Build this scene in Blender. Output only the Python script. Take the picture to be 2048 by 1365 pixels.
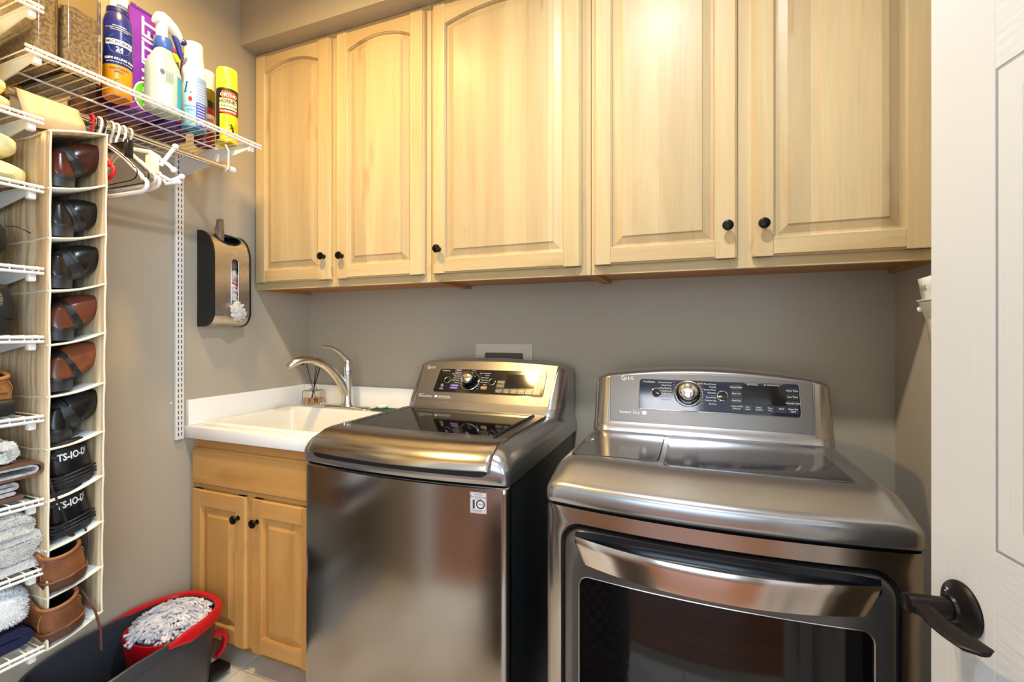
import bpy, bmesh, math, random
from math import sin, cos, pi, sqrt, radians
from mathutils import Vector, Matrix, noise

# ------------------------------------------------------------------ scene, camera, light
for o in list(bpy.data.objects):
    bpy.data.objects.remove(o)
SC = bpy.context.scene
COL = SC.collection
H = 1.284
YAW = math.atan2(358, 922)
cd = bpy.data.cameras.new('camera')
cam = bpy.data.objects.new('camera', cd)
COL.objects.link(cam)
cam.location = (0, 0, H)
cam.rotation_euler = (pi / 2, 0, YAW)
cd.sensor_width = 36
cd.lens = 36 * 922 / 2048
cd.shift_y = (665 - 682.5) / 2048
cd.clip_start = .01
SC.camera = cam

vs = SC.view_settings
vs.view_transform = 'Standard'
vs.look = 'None'
vs.gamma = 1
vs.use_curve_mapping = False
vs.exposure = 0.27

W = bpy.data.worlds.new('world')
SC.world = W
W.use_nodes = True
W.node_tree.nodes['Background'].inputs[0].default_value = (.75, .87, 1, 1)
W.node_tree.nodes['Background'].inputs[1].default_value = .5


def area(name, loc, rot, sx, sy, power, col, spread=pi):
    l = bpy.data.lights.new(name, 'AREA')
    l.shape = 'RECTANGLE'
    l.size, l.size_y = sx, sy
    l.energy, l.color, l.spread = power, col, spread
    o = bpy.data.objects.new(name, l)
    COL.objects.link(o)
    o.location, o.rotation_euler = loc, rot
    return o


WARM = (-1.2, .75, 2.795)
COOL = (-.12, .75, 2.795)
for nm, p, c, e in (('warm_can_light', WARM, (1, .67, .25), 23), ('cool_can_light', COOL, (.84, .92, 1), 19)):
    a = area(nm, (p[0], p[1], p[2] - .02), (0, 0, 0), .11, .11, e, c)
    a.data.shape = 'DISK'
    a.data.spread = radians(165)
# daylight from behind the camera, through an added, unseen hall window
area('hall_daylight', (-.3, -2.95, 1.45), (pi / 2, 0, 0), 1.9, 1.9, 42, (.62, .80, 1))
# fill added at an unseen side window to brighten the left wall
area('hall_side_fill', (1.36, -1.25, 1.45), (0, pi / 2, 0), 1.6, 1.5, 85, (.62, .80, 1))
# fill light added under the unseen hall ceiling
a = area('hall_fill', (-.2, -1.2, 2.66), (0, 0, 0), .5, .5, 12, (.95, .96, 1))

# ------------------------------------------------------------------ materials
def lin(c):
    if isinstance(c, str):
        c = c.lstrip('#')
        c = [int(c[i:i + 2], 16) / 255 for i in (0, 2, 4)]
        c = [x / 12.92 if x <= .04045 else ((x + .055) / 1.055) ** 2.4 for x in c]
    return (c[0], c[1], c[2], 1)


class Mat:
    def __init__(s, name, col, rough=.5, metal=0, **kw):
        s.m = bpy.data.materials.new(name)
        s.m.use_nodes = True
        s.t = s.m.node_tree
        s.p = s.t.nodes['Principled BSDF']
        s.i('Base Color', lin(col))
        s.i('Roughness', rough)
        s.i('Metallic', metal)
        for k, v in kw.items():
            s.i(k.replace('_', ' '), v)

    def i(s, k, v):
        s.p.inputs[k].default_value = v

    def n(s, typ, **kw):
        nd = s.t.nodes.new(typ)
        for k, v in kw.items():
            if k.startswith('i_'):
                key = k[2:].replace('_', ' ')
                nd.inputs[int(key) if key.isdigit() else key].default_value = v
            else:
                setattr(nd, k, v)
        return nd

    def l(s, a, ao, b, bi):
        s.t.links.new(a.outputs[ao], b.inputs[bi])

    def coords(s, scale=(1, 1, 1), kind='Object', rnd=False):
        tc = s.n('ShaderNodeTexCoord')
        mp = s.n('ShaderNodeMapping')
        mp.inputs['Scale'].default_value = scale
        s.l(tc, kind, mp, 'Vector')
        if rnd:
            oi = s.n('ShaderNodeObjectInfo')
            ml = s.n('ShaderNodeVectorMath', operation='SCALE')
            ml.inputs[0].default_value = (37, 51, 23)
            s.l(oi, 'Random', ml, 'Scale')
            s.l(ml, 'Vector', mp, 'Location')
        return mp

    def bump(s, scale, strength, dist=.002, stretch=(1, 1, 1), detail=3, kind='noise'):
        mp = s.coords(stretch)
        if kind == 'noise':
            nz = s.n('ShaderNodeTexNoise', i_Scale=scale, i_Detail=detail)
            out = 'Fac'
        else:
            nz = s.n('ShaderNodeTexWave', i_Scale=scale, i_Distortion=1.0, i_Detail=1)
            nz.bands_direction = kind
            out = 'Fac'
        s.l(mp, 'Vector', nz, 'Vector')
        b = s.n('ShaderNodeBump', i_Strength=strength, i_Distance=dist)
        s.l(nz, out, b, 'Height')
        s.l(b, 'Normal', s.p, 'Normal')
        return s

    def vary(s, c2, scale, stretch=(1, 1, 1), lo=.35, hi=.65, detail=4, c1=None):
        mp = s.coords(stretch, rnd=True)
        nz = s.n('ShaderNodeTexNoise', i_Scale=scale, i_Detail=detail)
        s.l(mp, 'Vector', nz, 'Vector')
        r = s.n('ShaderNodeValToRGB')
        r.color_ramp.elements[0].position, r.color_ramp.elements[1].position = lo, hi
        r.color_ramp.elements[0].color = lin(c1) if c1 else tuple(s.p.inputs['Base Color'].default_value)
        r.color_ramp.elements[1].color = lin(c2)
        s.l(nz, 'Fac', r, 'Fac')
        s.l(r, 'Color', s.p, 'Base Color')
        return s

    def rough_vary(s, lo, hi, scale, stretch=(1, 1, 1)):
        mp = s.coords(stretch)
        nz = s.n('ShaderNodeTexNoise', i_Scale=scale, i_Detail=4)
        s.l(mp, 'Vector', nz, 'Vector')
        r = s.n('ShaderNodeMapRange')
        r.inputs['To Min'].default_value, r.inputs['To Max'].default_value = lo, hi
        s.l(nz, 'Fac', r, 'Value')
        s.l(r, 'Result', s.p, 'Roughness')
        return s


def wood(name, c1, c2, c3, axis='z', boards=0.0, rough=.44):
    s = Mat(name, c1, rough)
    s.i('Coat Weight', .06)
    s.i('Specular IOR Level', .28)
    s.i('Coat Roughness', .25)
    long = {'z': (1, 1, .07), 'x': (.07, 1, 1), 'y': (1, .07, 1)}[axis]
    mp = s.coords(long, rnd=True)
    n1 = s.n('ShaderNodeTexNoise', i_Scale=9, i_Detail=5, i_Roughness=.62, i_Distortion=.7)
    s.l(mp, 'Vector', n1, 'Vector')
    r1 = s.n('ShaderNodeValToRGB')
    e = r1.color_ramp.elements
    e[0].position, e[0].color = .32, lin(c2)
    e[1].position, e[1].color = .66, lin(c1)
    s.l(n1, 'Fac', r1, 'Fac')
    mp2 = s.coords({'z': (1, 1, .02), 'x': (.02, 1, 1), 'y': (1, .02, 1)}[axis], rnd=True)
    n2 = s.n('ShaderNodeTexNoise', i_Scale=170, i_Detail=3)
    s.l(mp2, 'Vector', n2, 'Vector')
    mx = s.n('ShaderNodeMix', data_type='RGBA', blend_type='MULTIPLY')
    mx.inputs['Factor'].default_value = .24
    s.l(r1, 'Color', mx, 'A')
    s.l(n2, 'Color', mx, 'B')
    # mineral streaks
    n3 = s.n('ShaderNodeTexNoise', i_Scale=14, i_Detail=2)
    s.l(s.coords({'z': (1, 1, .22), 'x': (.22, 1, 1), 'y': (1, .22, 1)}[axis], rnd=True), 'Vector', n3, 'Vector')
    r3 = s.n('ShaderNodeValToRGB')
    r3.color_ramp.elements[0].position, r3.color_ramp.elements[1].position = .66, .78
    r3.color_ramp.elements[0].color = (0, 0, 0, 1)
    r3.color_ramp.elements[1].color = (.55, .55, .55, 1)
    s.l(n3, 'Fac', r3, 'Fac')
    m3 = s.n('ShaderNodeMix', data_type='RGBA')
    s.l(r3, 'Color', m3, 'Factor')
    s.l(mx, 'Result', m3, 'A')
    m3.inputs['B'].default_value = lin(c3)
    last = m3
    if boards:
        tc = s.n('ShaderNodeTexCoord')
        sp = s.n('ShaderNodeSeparateXYZ')
        s.l(tc, 'Object', sp, 'Vector')
        dv = s.n('ShaderNodeMath', operation='DIVIDE')
        dv.inputs[1].default_value = boards
        s.l(sp, 'X' if axis != 'x' else 'Y', dv, 0)
        fl = s.n('ShaderNodeMath', operation='FLOOR')
        s.l(dv, 'Value', fl, 0)
        wn = s.n('ShaderNodeTexWhiteNoise', noise_dimensions='1D')
        s.l(fl, 'Value', wn, 'W')
        mr = s.n('ShaderNodeMapRange')
        mr.inputs['To Min'].default_value, mr.inputs['To Max'].default_value = .82, 1.06
        s.l(wn, 'Value', mr, 'Value')
        mm = s.n('ShaderNodeVectorMath', operation='SCALE')
        s.l(last, 'Result', mm, 0)
        s.l(mr, 'Result', mm, 'Scale')
        s.l(mm, 'Vector', s.p, 'Base Color')
    else:
        s.l(last, 'Result', s.p, 'Base Color')
    b = s.n('ShaderNodeBump', i_Strength=.05, i_Distance=.001)
    s.l(n2, 'Fac', b, 'Height')
    s.l(b, 'Normal', s.p, 'Normal')
    return s


def steel(name, col, rough, axis='x', aniso=.55):
    s = Mat(name, col, rough, 1)
    s.i('Anisotropic', aniso)
    tg = s.n('ShaderNodeTangent', direction_type='RADIAL', axis='Z')
    s.l(tg, 'Tangent', s.p, 'Tangent')
    st = {'x': (.02, .6, 1), 'z': (1, 1, .02), 'y': (1, .02, 1)}[axis]
    s.rough_vary(rough - .035, rough + .045, 420, st)
    return s


def clear(name, col, rough=.02, ior=1.45):
    s = Mat(name, col, rough)
    s.i('Transmission Weight', 1)
    s.i('IOR', ior)
    return s


PAINT = Mat('wall_paint', '#b2a896', .55).bump(160, .10, .0015)
SOFF = PAINT
CEIL = Mat('ceiling_paint', '#e9e6de', .7).bump(120, .1)
TRIMW = Mat('white_trim_paint', '#efeeea', .35).bump(90, .04)
DOORV = Mat('white_door_vertical_grain', '#cfd2d5', .36).bump(150, .16, .002, (1, 1, .05))
DOORH = Mat('white_door_horizontal_grain', '#cfd2d5', .36).bump(130, .28, .002, (.12, .12, 1))
MAPLE = wood('maple_vertical_grain', '#dfc899', '#cfb281', '#a27a48', 'z')
MAPLEX = wood('maple_horizontal_grain', '#dfc899', '#cdaf7d', '#a27a48', 'x')
MAPLEP = wood('maple_glued_panel', '#e2cb9d', '#d2b586', '#a27a48', 'z', boards=.083)
MAPLEB = wood('maple_cabinet_box', '#c98f56', '#b97b45', '#a06838', 'x')
HONEY = wood('honey_maple_vertical', '#d9a661', '#cc9450', '#a8723a', 'z')
HONEYX = wood('honey_maple_horizontal', '#d9a661', '#c98f4c', '#a8723a', 'x')
BRONZE = Mat('oil_rubbed_bronze', '#17130f', .3, .6).rough_vary(.22, .42, 60)
LEVERM = Mat('dark_bronze_lever', '#211c1b', .36, .75).rough_vary(.28, .5, 90)
LAMIN = Mat('white_laminate', '#f3f2ee', .3)
SINKM = Mat('cream_composite_sink', '#f0ece0', .22)
NICKEL = steel('brushed_nickel', (.66, .64, .61), .24, 'z', .3)
CHROME = Mat('polished_chrome', (.80, .79, .77), .1, 1)
STEELW = steel('washer_brushed_steel', (.37, .34, .32), .17, 'x')
STEELD = steel('dryer_brushed_steel', (.44, .41, .39), .18, 'x')
DECK = Mat('silver_graphite_lacquer', (.42, .418, .43), .24, .9)
FASC = Mat('console_fascia', (.19, .18, .172), .30, .7)
CAPM = Mat('console_end_cap', (.50, .49, .48), .22, .95)
LIPM = Mat('lid_steel_lip', (.52, .49, .45), .2, 1)
GRAPH = Mat('graphite_door_frame', (.15, .14, .135), .3, .8)
BODYD = Mat('dark_appliance_side', '#16181a', .42).bump(400, .1, .0008)
BLACKG = Mat('black_gloss_glass', '#08080a', .05, 0, IOR=1.5)
PANELG = Mat('smoked_panel_glass', '#121315', .1)
SCREEN = Mat('display_screen', '#0c0d10', .06)
KEYM = Mat('touch_key', '#3a3a3c', .25, .4)
BLACKP = Mat('black_plastic', '#101011', .42)
GAP = Mat('black_gap', '#050505', .6)
WHITEP = Mat('white_plastic', '#e6e6e2', .35)
WIREW = Mat('white_vinyl_wire', '#eae8e2', .3)
INKW = Mat('white_print', '#e8e6e2', .5)
INKV = Mat('violet_print', '#5b4a9a', .5)
INKB = Mat('blue_print', '#2f6fb5', .5)
INKA = Mat('amber_print', '#9a7434', .5)
INKK = Mat('black_print', '#171417', .6)
INKR = Mat('maroon_print', '#4a2226', .6)
STICK = Mat('sticker_paper', '#e6dcd8', .5)
FABRIC = Mat('beige_organizer_fabric', '#d8c09a', .8)
FABRIC.vary('#b8966a', 60, (1, 1, .03), .4, .62, 3, '#dcc7a2').bump(70, .25, .002, (1, 1, .04))
PIPING = Mat('cream_piping', '#e9dfc8', .8)
SHELFB = Mat('cubby_shelf_liner', '#d9dfe0', .35)
BLEATH = Mat('black_leather', '#0d0d0f', .26).rough_vary(.2, .34, 20)
BURG = Mat('burgundy_leather', '#3a1512', .22).vary('#22100e', 10, (1, 1, 1), .35, .7, 3, '#4a1c16')
RUST = Mat('reddish_brown_leather', '#6d3320', .28).vary('#4a2015', 12, (1, 1, 1), .35, .7, 3, '#743a24')
BROWN = Mat('brown_leather', '#7a4022', .3).vary('#55290f', 12, (1, 1, 1), .35, .7, 3, '#86482a')
TANL = Mat('tan_moccasin_leather', '#7c4a2a', .42).vary('#5f341b', 14, (1, 1, 1), .35, .7, 4, '#8a5532').bump(260, .2, .0008)
TANS = Mat('tan_boot_leather', '#96602f', .42).vary('#70421c', 16, (1, 1, 1), .35, .7, 4, '#a5703c').bump(80, .3, .002)
SOLEB = Mat('dark_rubber_sole', '#17171a', .5)
SOLEG = Mat('grey_stacked_heel', '#26262a', .4)
SOLEBR = Mat('brown_rubber_sole', '#553123', .5)
LINING = Mat('shoe_lining', '#0e0a07', .9)
NYLON = Mat('black_nylon', '#121316', .7).bump(300, .3, .001)
STITCH = Mat('pale_stitching', '#b98a5d', .7)
YELT = Mat('yellow_ribbed_cotton', '#efe6ad', .9).bump(110, .35, .002, (.2, .2, 1), 2, 'Z')
TERRY = Mat('grey_white_terry', '#f0eee8', .95).vary('#dcd8d0', 26, (1, 1, 1), .4, .7, 4, '#faf7f0').bump(480, .9, .004)
TERRYW = Mat('white_terry', '#fbfcfd', .95).bump(420, .8, .004)
TERRYG = Mat('pale_grey_microfibre', '#b6b6b8', .9).vary('#8f8f92', 60, (1, 1, 1), .4, .7, 4, '#c9c8c8').bump(500, .8, .003)
SUEDE = Mat('brown_edged_blanket', '#6d4c3d', .9).bump(300, .4, .002)
NAVY = Mat('navy_cloth', '#12183a', .9).bump(350, .5, .002)
BUCKG = Mat('dark_grey_bucket_plastic', '#34383e', .38).bump(300, .05)
REDP = Mat('red_plastic', '#c40f1c', .28)
COTTON = Mat('grey_mop_cotton', '#d4d7de', .95).vary('#b9bfcb', 22, (1, 1, 1), .4, .65, 3, '#e8e2e4').bump(600, .5, .001)
TILEM = Mat('cream_floor_tile', '#dcd6cc', .28).vary('#cdc5b8', 5, (1, 1, 1), .35, .65, 4, '#e4dfd6')
GROUT = Mat('floor_grout', '#a79c8d', .8)
OAK = wood('hall_oak_boards', '#a8683a', '#8a5029', '#6a3a1c', 'x', rough=.3)
KIBM = Mat('dry_pet_food', '#b8a78d', .85).vary('#9a8770', 130, (1, 1, 1), .38, .62, 2, '#d2c3ab').bump(150, .8, .004)
CLEARP = clear('clear_container_plastic', '#f4ecda', .12)
GLASS = clear('diffuser_glass', '#ffffff', .02)
OILL = clear('amber_reed_oil', '#c98534', .05)
REED = Mat('black_reed', '#0d0c0b', .6)
FROST = Mat('frosted_white_plastic', '#f6fafd', .3)
PAPER = Mat('white_paper', '#f3f1ec', .6)
BAGM = Mat('plastic_bag_film', '#ece8e4', .35)
BAGM.i('Transmission Weight', .25)
BAGG = Mat('taupe_plastic_bag', '#7d6b58', .4)
GREENS = Mat('green_scouring_pad', '#2e5a48', .95).bump(500, .8, .002)
SOAPM = Mat('white_soap', '#efe9dc', .4)
OUTB = Mat('outlet_box_plastic', '#cfc6b4', .5)


def spray(name, stops, rough=.25, axis='z', metal=0):
    """horizontal colour bands along local z; stops = [(z, colour)]"""
    s = Mat(name, stops[0][1], rough, metal)
    tc = s.n('ShaderNodeTexCoord')
    sp = s.n('ShaderNodeSeparateXYZ')
    s.l(tc, 'Object', sp, 'Vector')
    mr = s.n('ShaderNodeMapRange')
    mr.inputs['From Max'].default_value = .4
    s.l(sp, 'Z', mr, 'Value')
    r = s.n('ShaderNodeValToRGB')
    r.color_ramp.interpolation = 'CONSTANT'
    e = r.color_ramp.elements
    while len(e) < len(stops):
        e.new(.5)
    for k, (z, c) in enumerate(stops):
        e[k].position = z / .4
        e[k].color = lin(c)
    s.l(mr, 'Result', r, 'Fac')
    s.l(r, 'Color', s.p, 'Base Color')
    return s


# ------------------------------------------------------------------ mesh helpers
class G:
    def __init__(s):
        s.b = bmesh.new()
        s.k = 0

    def face(s, vv):
        try:
            f = s.b.faces.new(vv)
            f.material_index = s.k
            return f
        except ValueError:
            return None

    def v(s, p):
        return s.b.verts.new(p)

    def box(s, x0, y0, z0, x1, y1, z1, bev=0, M=None, seg=2):
        c = [(x0, y0, z0), (x1, y0, z0), (x1, y1, z0), (x0, y1, z0), (x0, y0, z1), (x1, y0, z1), (x1, y1, z1), (x0, y1, z1)]
        vv = [s.v(M @ Vector(p) if M else p) for p in c]
        fs = [s.face([vv[i] for i in q]) for q in ((0, 3, 2, 1), (4, 5, 6, 7), (0, 1, 5, 4), (1, 2, 6, 5), (2, 3, 7, 6), (3, 0, 4, 7))]
        if bev:
            ed = list({e for f in fs for e in f.edges})
            r = bmesh.ops.bevel(s.b, geom=ed, offset=bev, segments=seg, profile=.5, affect='EDGES')
            for f in r['faces']:
                f.material_index = s.k
        return s

    def loft(s, rings, closed=True, cap=(True, True), wrap=False):
        rr = [[s.v(p) for p in r] for r in rings]
        n = len(rr[0])
        m = len(rr)
        for i in range(m if wrap else m - 1):
            a, b = rr[i], rr[(i + 1) % m]
            for j in range(n if closed else n - 1):
                s.face([a[j], a[(j + 1) % n], b[(j + 1) % n], b[j]])
        if closed and not wrap:
            if cap[0]:
                s.face(rr[0][::-1])
            if cap[1]:
                s.face(rr[-1])
        return s

    def prism(s, poly, f, d0, d1):
        """poly: 2D points, f(a, b, d) -> 3D"""
        return s.loft([[f(a, b, d0) for a, b in poly], [f(a, b, d1) for a, b in poly]])

    def tube(s, pts, r, n=8, wrap=False, cap=True, flat=None):
        pts = [Vector(p) for p in pts]
        m = len(pts)
        rs = r if isinstance(r, (list, tuple)) else [r] * m
        rings = []
        up = None
        for i, p in enumerate(pts):
            if wrap:
                t = pts[(i + 1) % m] - pts[i - 1]
            else:
                t = pts[min(i + 1, m - 1)] - pts[max(i - 1, 0)]
            t.normalize()
            if up is None:
                up = Vector((0, 0, 1)) if abs(t.z) < .9 else Vector((1, 0, 0))
            a = (up - t * up.dot(t))
            if a.length < 1e-6:
                a = t.orthogonal()
            a.normalize()
            b = t.cross(a)
            up = a
            fl = flat if flat else 1
            rings.append([p + (a * cos(2 * pi * j / n) * fl + b * sin(2 * pi * j / n)) * rs[i] for j in range(n)])
        return s.loft(rings, True, (cap, cap), wrap)

    def lathe(s, prof, n=24, M=None, o=(0, 0, 0), sx=1, sy=1):
        rings = []
        o = Vector(o)
        for r, z in prof:
            ring = []
            for j in range(n):
                p = Vector((r * cos(2 * pi * j / n) * sx, r * sin(2 * pi * j / n) * sy, z))
                ring.append((M @ p if M else p) + o)
            rings.append(ring)
        return s.loft(rings)

    def sphere(s, c, r, n=12, sc=(1, 1, 1), amp=0, freq=8, seed=0):
        m = n // 2 + 1
        rings = []
        for i in range(1, m):
            th = pi * i / m
            ring = []
            for j in range(n):
                ph = 2 * pi * j / n
                d = Vector((sin(th) * cos(ph), sin(th) * sin(ph), -cos(th)))
                k = 1 + (amp * noise.noise(d * freq * .3 + Vector((seed, seed * 2, 0))) + .5 * amp * noise.noise(d * freq * .8 + Vector((seed, 0, 7))) if amp else 0)
                ring.append(Vector(c) + Vector((d.x * sc[0], d.y * sc[1], d.z * sc[2])) * r * k)
            rings.append(ring)
        return s.loft(rings)

    def text(s, body, size, f, align='CENTER', shear=0, sx=1, bold=0):
        """lettering laid flat through f(x, y) -> 3D"""
        cu = bpy.data.curves.new('t', 'FONT')
        cu.body, cu.size, cu.align_x, cu.shear = body, size, align, shear
        cu.resolution_u = 2
        cu.offset = bold
        ob = bpy.data.objects.new('t', cu)
        me = bpy.data.meshes.new_from_object(ob)
        vv = [s.v(f(v.co.x * sx, v.co.y)) for v in me.vertices]
        for p in me.polygons:
            s.face([vv[i] for i in p.vertices])
        bpy.data.objects.remove(ob)
        bpy.data.curves.remove(cu)
        bpy.data.meshes.remove(me)
        return s


def rr(x0, x1, z0, z1, r, step=.03):
    """rounded rectangle outline, counter-clockwise, 2D"""
    out = []
    cs = [(x1 - r, z0 + r, -pi / 2), (x1 - r, z1 - r, 0), (x0 + r, z1 - r, pi / 2), (x0 + r, z0 + r, pi)]
    for k, (cx, cz, a0) in enumerate(cs):
        for j in range(7):
            a = a0 + (pi / 2) * j / 6
            out.append((cx + r * cos(a), cz + r * sin(a)))
        nx = cs[(k + 1) % 4]
        p = out[-1]
        q = (nx[0] + r * cos(nx[2]), nx[1] + r * sin(nx[2]))
        d = math.hypot(q[0] - p[0], q[1] - p[1])
        m = int(d / step)
        for j in range(1, m):
            out.append((p[0] + (q[0] - p[0]) * j / m, p[1] + (q[1] - p[1]) * j / m))
    return out


BASE = {}


def link(name, data):
    o = bpy.data.objects.new(name, data)
    COL.objects.link(o)
    return o


def thing(name, loc, label, cat, group=None):
    o = link(name, None)
    o.location = loc
    o.empty_display_size = .05
    BASE[o.name] = Vector(loc)
    o['label'], o['category'] = label, cat
    if group:
        o['group'] = group
    return o


def obj(name, g, mats, parent=None, sharp=35, label=None, cat=None, group=None, kind=None, base=None, solid=0, sub=0, recalc=True):
    if recalc:
        bmesh.ops.recalc_face_normals(g.b, faces=g.b.faces)
    me = bpy.data.meshes.new(name)
    g.b.to_mesh(me)
    g.b.free()
    for m in (mats if isinstance(mats, (list, tuple)) else [mats]):
        me.materials.append(m.m)
    root = parent
    off = Vector(base) if base is not None else (BASE[parent.name] if parent else Vector((0, 0, 0)))
    me.transform(Matrix.Translation(-off))
    if sharp:
        for p in me.polygons:
            p.use_smooth = True
        me.set_sharp_from_angle(angle=radians(sharp))
    o = link(name, me)
    if parent:
        o.parent = parent
        BASE[o.name] = off
    else:
        o.location = off
        BASE[o.name] = off
    if label:
        o['label'] = label
    if cat:
        o['category'] = cat
    if group:
        o['group'] = group
    if kind:
        o['kind'] = kind
    if solid:
        md = o.modifiers.new('solid', 'SOLIDIFY')
        md.thickness = solid
        md.offset = -1
    if sub:
        md = o.modifiers.new('sub', 'SUBSURF')
        md.levels = md.render_levels = sub
    return o


def struct(name, g, m, parent=None, **k):
    return obj(name, g, m, parent, kind='structure', **k)


def bx(*a, **k):
    return G().box(*a, **k)


def copy_thing(root, loc, label=None, rot=None):
    r = root.copy()
    COL.objects.link(r)
    r.location = loc
    if rot is not None:
        r.rotation_euler = rot
    if label:
        r['label'] = label
    for ch in list(root.children):
        c = ch.copy()
        COL.objects.link(c)
        c.parent = r
        for gg in ch.children:
            d = gg.copy()
            COL.objects.link(d)
            d.parent = c
    return r


random.seed(4)
XL, XR, YB, YF, ZC = -1.87, .626, 1.87, .09, 2.80
NZ = lambda p, f, s=0: noise.noise(Vector(p) * f + Vector((s * 13.1, s * 7.7, s * 3.3)))
#@@PART2

# ------------------------------------------------------------------ room shell
T = .10
fl = struct('floor', bx(XL - T, YF - .15, -.06, XR + T, YB + T, -.004), GROUT)
BASE['floor'] = Vector((0, 0, 0))
tile0 = None
ix0, iy0, ts = -1.60, 1.262, .3048
for i in range(-1, 8):
    for j in range(-4, 3):
        x0, y0 = ix0 + i * ts, iy0 + j * ts
        xa, xb = max(x0, XL) + .0025, min(x0 + ts, XR) - .0025
        ya, yb = max(y0, YF - .12) + .0025, min(y0 + ts, YB) - .0025
        if xb - xa < .02 or yb - ya < .02:
            continue
        if xb - xa > ts - .01 and yb - ya > ts - .01:
            if tile0 is None:
                tile0 = obj('tile', bx(-ts / 2 + .0025, -ts / 2 + .0025, -.008, ts / 2 - .0025, ts / 2 - .0025, 0, .0012, seg=1), TILEM, sharp=0)
                tile0.parent = fl
                o = tile0
            else:
                o = tile0.copy()
                COL.objects.link(o)
                o.parent = fl
            o.location = (x0 + ts / 2, y0 + ts / 2, random.uniform(-.0004, .0004))
        else:
            obj('tile', bx(xa, ya, -.008, xb, yb, 0, .0012, seg=1), TILEM, fl, sharp=0)

struct('wall_left', bx(XL - T, YF - .12, -.06, XL, YB + T, ZC + .05), PAINT)
struct('wall_back', bx(XL - T, YB, -.06, XR + T, YB + T, ZC + .05), PAINT)
struct('wall_right', bx(XR, YF - .12, -.06, XR + T, YB + T, ZC + .05), PAINT)
DX0, DX1, DZ = -1.16, .475, 2.06  # opening widened to the left, unseen, so hall daylight reaches the left wall
g = bx(XL, YF - .12, 0, DX0, YF, ZC)
g.box(DX1, YF - .12, 0, XR, YF, ZC)
g.box(DX0, YF - .12, DZ, DX1, YF, ZC)
struct('wall_front', g, PAINT)
struct('ceiling', bx(XL - T, YF - .12, ZC, XR + T, YB + T, ZC + .08), CEIL)
struct('trim_1', bx(XL, 1.474, 2.560, XR, YB, ZC, .002), SOFF)      # soffit over the wall cabinets
g = bx(DX0 - .002, YF - .125, 0, DX0 + .015, YF + .004, DZ)
g.box(DX1 - .015, YF - .125, 0, DX1 + .002, YF + .004, DZ)
g.box(DX0, YF - .125, DZ - .015, DX1, YF + .004, DZ + .002)
for yy, s in ((YF, 1), (YF - .12, -1)):
    for a, b, z0, z1 in ((DX0 - .065, DX0 + .003, 0, DZ + .07), (DX1 - .003, DX1 + .065, 0, DZ + .07), (DX0, DX1, DZ - .003, DZ + .07)):
        g.box(a, min(yy, yy + s * .016), z0, b, max(yy, yy + s * .016), z1, .004)
struct('trim_2', g, TRIMW)
struct('baseboard_left', bx(XL, YF, 0, XL + .014, 1.24, .10, .004), TRIMW)
struct('baseboard_right', bx(XR - .014, YF, 0, XR, YB, .10, .004), TRIMW)
# hall behind the camera (seen only in reflections, and where the daylight comes from)
HY0, HY1, HX0, HX1 = -2.9, YF - .12, -1.7, 1.3
hf = struct('floor_hall', bx(HX0, HY0, -.06, HX1, HY1, -.006), GROUT)
BASE['floor_hall'] = Vector((0, 0, 0))
pl0 = obj('plank', bx(-(HX1 - HX0) / 2 + .001, -.044, -.008, (HX1 - HX0) / 2 - .001, .044, 0, .001, seg=1), OAK, sharp=0)
pl0.parent = hf
n = int((HY1 - HY0) / .09)
for k in range(n):
    o = pl0 if k == 0 else pl0.copy()
    if k:
        COL.objects.link(o)
        o.parent = hf
    o.location = ((HX0 + HX1) / 2, HY1 - .045 - k * .09, -.001)
struct('wall_hall_left', bx(HX0 - T, HY0 - T, 0, HX0, HY1, 2.75), PAINT)
g = bx(HX1, HY0 - T, 0, HX1 + T, -2.0, 2.75)
g.box(HX1, -.5, 0, HX1 + T, HY1, 2.75)
g.box(HX1, -2.0, 0, HX1 + T, -.5, .65)
g.box(HX1, -2.0, 2.25, HX1 + T, -.5, 2.75)
struct('wall_hall_right', g, PAINT)
WX0, WX1, WZ0, WZ1 = -1.25, .65, .5, 2.4
g = bx(HX0, HY0 - T, 0, WX0, HY0, 2.75)
g.box(WX1, HY0 - T, 0, HX1, HY0, 2.75)
g.box(WX0, HY0 - T, 0, WX1, HY0, WZ0)
g.box(WX0, HY0 - T, WZ1, WX1, HY0, 2.75)
struct('wall_hall_end', g, PAINT)
struct('ceiling_hall', bx(HX0, HY0, 2.70, HX1, HY1, 2.75), CEIL)
g = G()
for a, b, c, d in ((WX0 - .06, WX0 + .03, WZ0 - .06, WZ1 + .06), (WX1 - .03, WX1 + .06, WZ0 - .06, WZ1 + .06)):
    g.box(a, HY0 - .02, c, b, HY0 + .02, d, .003)
for c, d in ((WZ0 - .06, WZ0 + .03), (WZ1 - .03, WZ1 + .06), (1.43, 1.47)):
    g.box(WX0 - .06, HY0 - .02, c, WX1 + .06, HY0 + .02, d, .003)
g.box(-.32, HY0 - .02, WZ0, -.28, HY0 + .02, WZ1, .003)
struct('window_added_1', g, TRIMW)  # unseen window, added to bring daylight into the hall
g = G()
for c, d in ((-2.06, -1.97), (-1.265, -1.235), (-.53, -.44)):
    g.box(HX1 - .02, c, .59, HX1 + .02, d, 2.31, .003)
for c, d in ((.59, .68), (1.43, 1.47), (2.22, 2.31)):
    g.box(HX1 - .02, -2.06, c, HX1 + .02, -.44, d, .003)
struct('window_added_2', g, TRIMW)  # second unseen window, added for light on the left wall

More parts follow.
